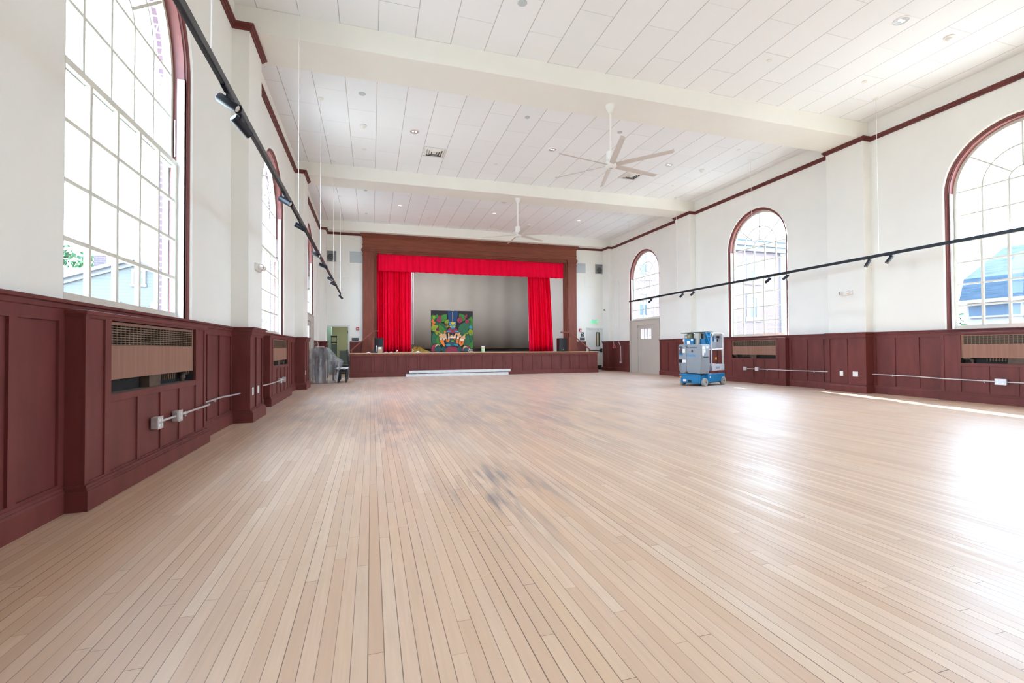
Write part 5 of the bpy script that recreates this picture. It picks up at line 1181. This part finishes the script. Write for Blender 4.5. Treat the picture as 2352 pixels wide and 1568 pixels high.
hwin(t, -9.06, -8.76, 3.74, 4.25, HY, .09); hwin(t, -9.95, -9.6, 1.6, 2.93, HY, .1); hwin(t, -8.4, -8.05, 1.6, 2.93, HY, .1)
MB().box(-11.35, -10.9, 24.0, 24.6, 2.5, 5.17).build('chimney', M['brick3'], t)
t = thing('outbuilding', 'low white roofed outbuilding behind the clapboard house', 'shed', (-18, 32, -1.3)); MB().box(-22, -14.2, 30.5, 34, -1.3, 4.3).build('wall', M['siding'], t); MB().prism([(-22.3,30.2,4.2),(-13.9,30.2,4.2),(-13.9,32.7,5.75),(-22.3,32.7,5.75)], (0,.1,.15)).build('roof', M['roofp'], t)
def tree(x, y, z0, h, r, label, seed, n=900, nm='leafy_tree'):
    rnd = random.Random(seed); t = thing(nm, label, 'tree', (x, y, z0))
    MB().tube([(x,y,z0),(x+.1,y,z0+h*.3),(x,y,z0+h*.7)], [.25,.18,.05], 8).build('trunk', M['bark'], t, smooth=True)
    mb = MB(); cs = [(rnd.uniform(-.6,.6)*r, rnd.uniform(-.6,.6)*r, rnd.uniform(.35,.9)*h, rnd.uniform(.3,.55)*r) for _ in range(14)]
    for _ in range(n):
        cx, cy, cz, cr = rnd.choice(cs); v = Vector((rnd.gauss(0,1), rnd.gauss(0,1), rnd.gauss(0,1))).normalized()*cr*rnd.uniform(.6,1.05)
        c = Vector((x+cx, y+cy, z0+cz))+v; a = Vector((rnd.gauss(0,1), rnd.gauss(0,1), rnd.gauss(0,1))).normalized(); b = a.orthogonal().normalized(); s = rnd.uniform(.10,.24)
        mb.quad(c-a*s, c-b*s*.5, c+a*s, c+b*s*.5)
    mb.build('foliage', M['leaf'], t)
tree(-19.5, 38.5, -1.3, 9.8, 3.2, 'green leafy tree behind the clapboard house', 3, 3800)
# brick building across the yard on the lift side
BY = 24.0
t = thing('brick_building', 'washed out red brick building outside the lift side windows', 'building', (25, BY, -1.3))
MB().box(13.6, 42, BY, BY+10, -1.3, 7.6).build('wall', M['brick2'], t)
mb = MB().box(13.2, 42.4, BY-.45, BY+10.4, 7.6, 7.85).box(13.4, 42.2, BY-.25, BY+10, 7.3, 7.6); mb.build('cornice', M['trimw'], t)
MB().prism([(13.2,BY-.45,7.85),(42.4,BY-.45,7.85),(42.4,BY+5,9.9),(13.2,BY+5,9.9)], (0,.05,.1)).build('roof', M['slate'], t)
for x in (17.6, 21.75, 26.2, 30.5): MB().box(x-.28, x+.28, BY-.10, BY, -1.3, 7.3).build('pilaster', M['trimw'], t)
for x in (15.5, 19.6, 23.7, 28.3):
    for z in (.2, 3.05, 5.45): hwin(t, x-.23, x+.23, z, z+1.25, BY, .3)
t = thing('slate_roof_house', 'white house with slate gambrel roof outside the large lift side window', 'house', (29, 7.5, -1.3))
MB().box(24.1, 34, 2, 13.0, -1.3, 3.0).build('wall', M['housew'], t)
mb = MB(); e = [(23.85,1.7,2.95),(34.3,1.7,2.95),(34.3,13.15,2.95),(23.85,13.15,2.95)]; r1 = [(24.1,1.9,3.93),(34,1.9,3.93),(34,13.1,3.93),(24.1,13.1,3.93)]; r2 = [(24.95,3.2,5.15),(33,3.2,5.15),(33,12.2,5.15),(24.95,12.2,5.15)]
mb.grid([e, r1, r2], True); mb.quad(*r2); mb.build('roof', M['slate'], t)
MB().box(23.75, 23.9, 1.6, 13.2, 2.86, 3.0).build('gutter', M['trimw'], t)
MB().box(24.03, 24.1, 1.9, 12.9, 2.32, 2.82).build('window_band', M['pane'], t)
mb = MB()
for y in (3.2, 5.2, 7.2, 9.2, 11.2): mb.box(24.0, 24.06, y-.07, y+.07, 2.3, 2.84)
mb.box(24.0, 24.06, 1.9, 12.9, 2.26, 2.33); mb.build('window_frame', M['trimw'], t)
MB().box(27.5, 28.2, 7, 7.8, 5, 6.6).build('chimney', M['brick3'], t)
tree(29, 17.0, -1.3, 7.6, 1.6, 'green tree near the slate roofed house', 8, 700)
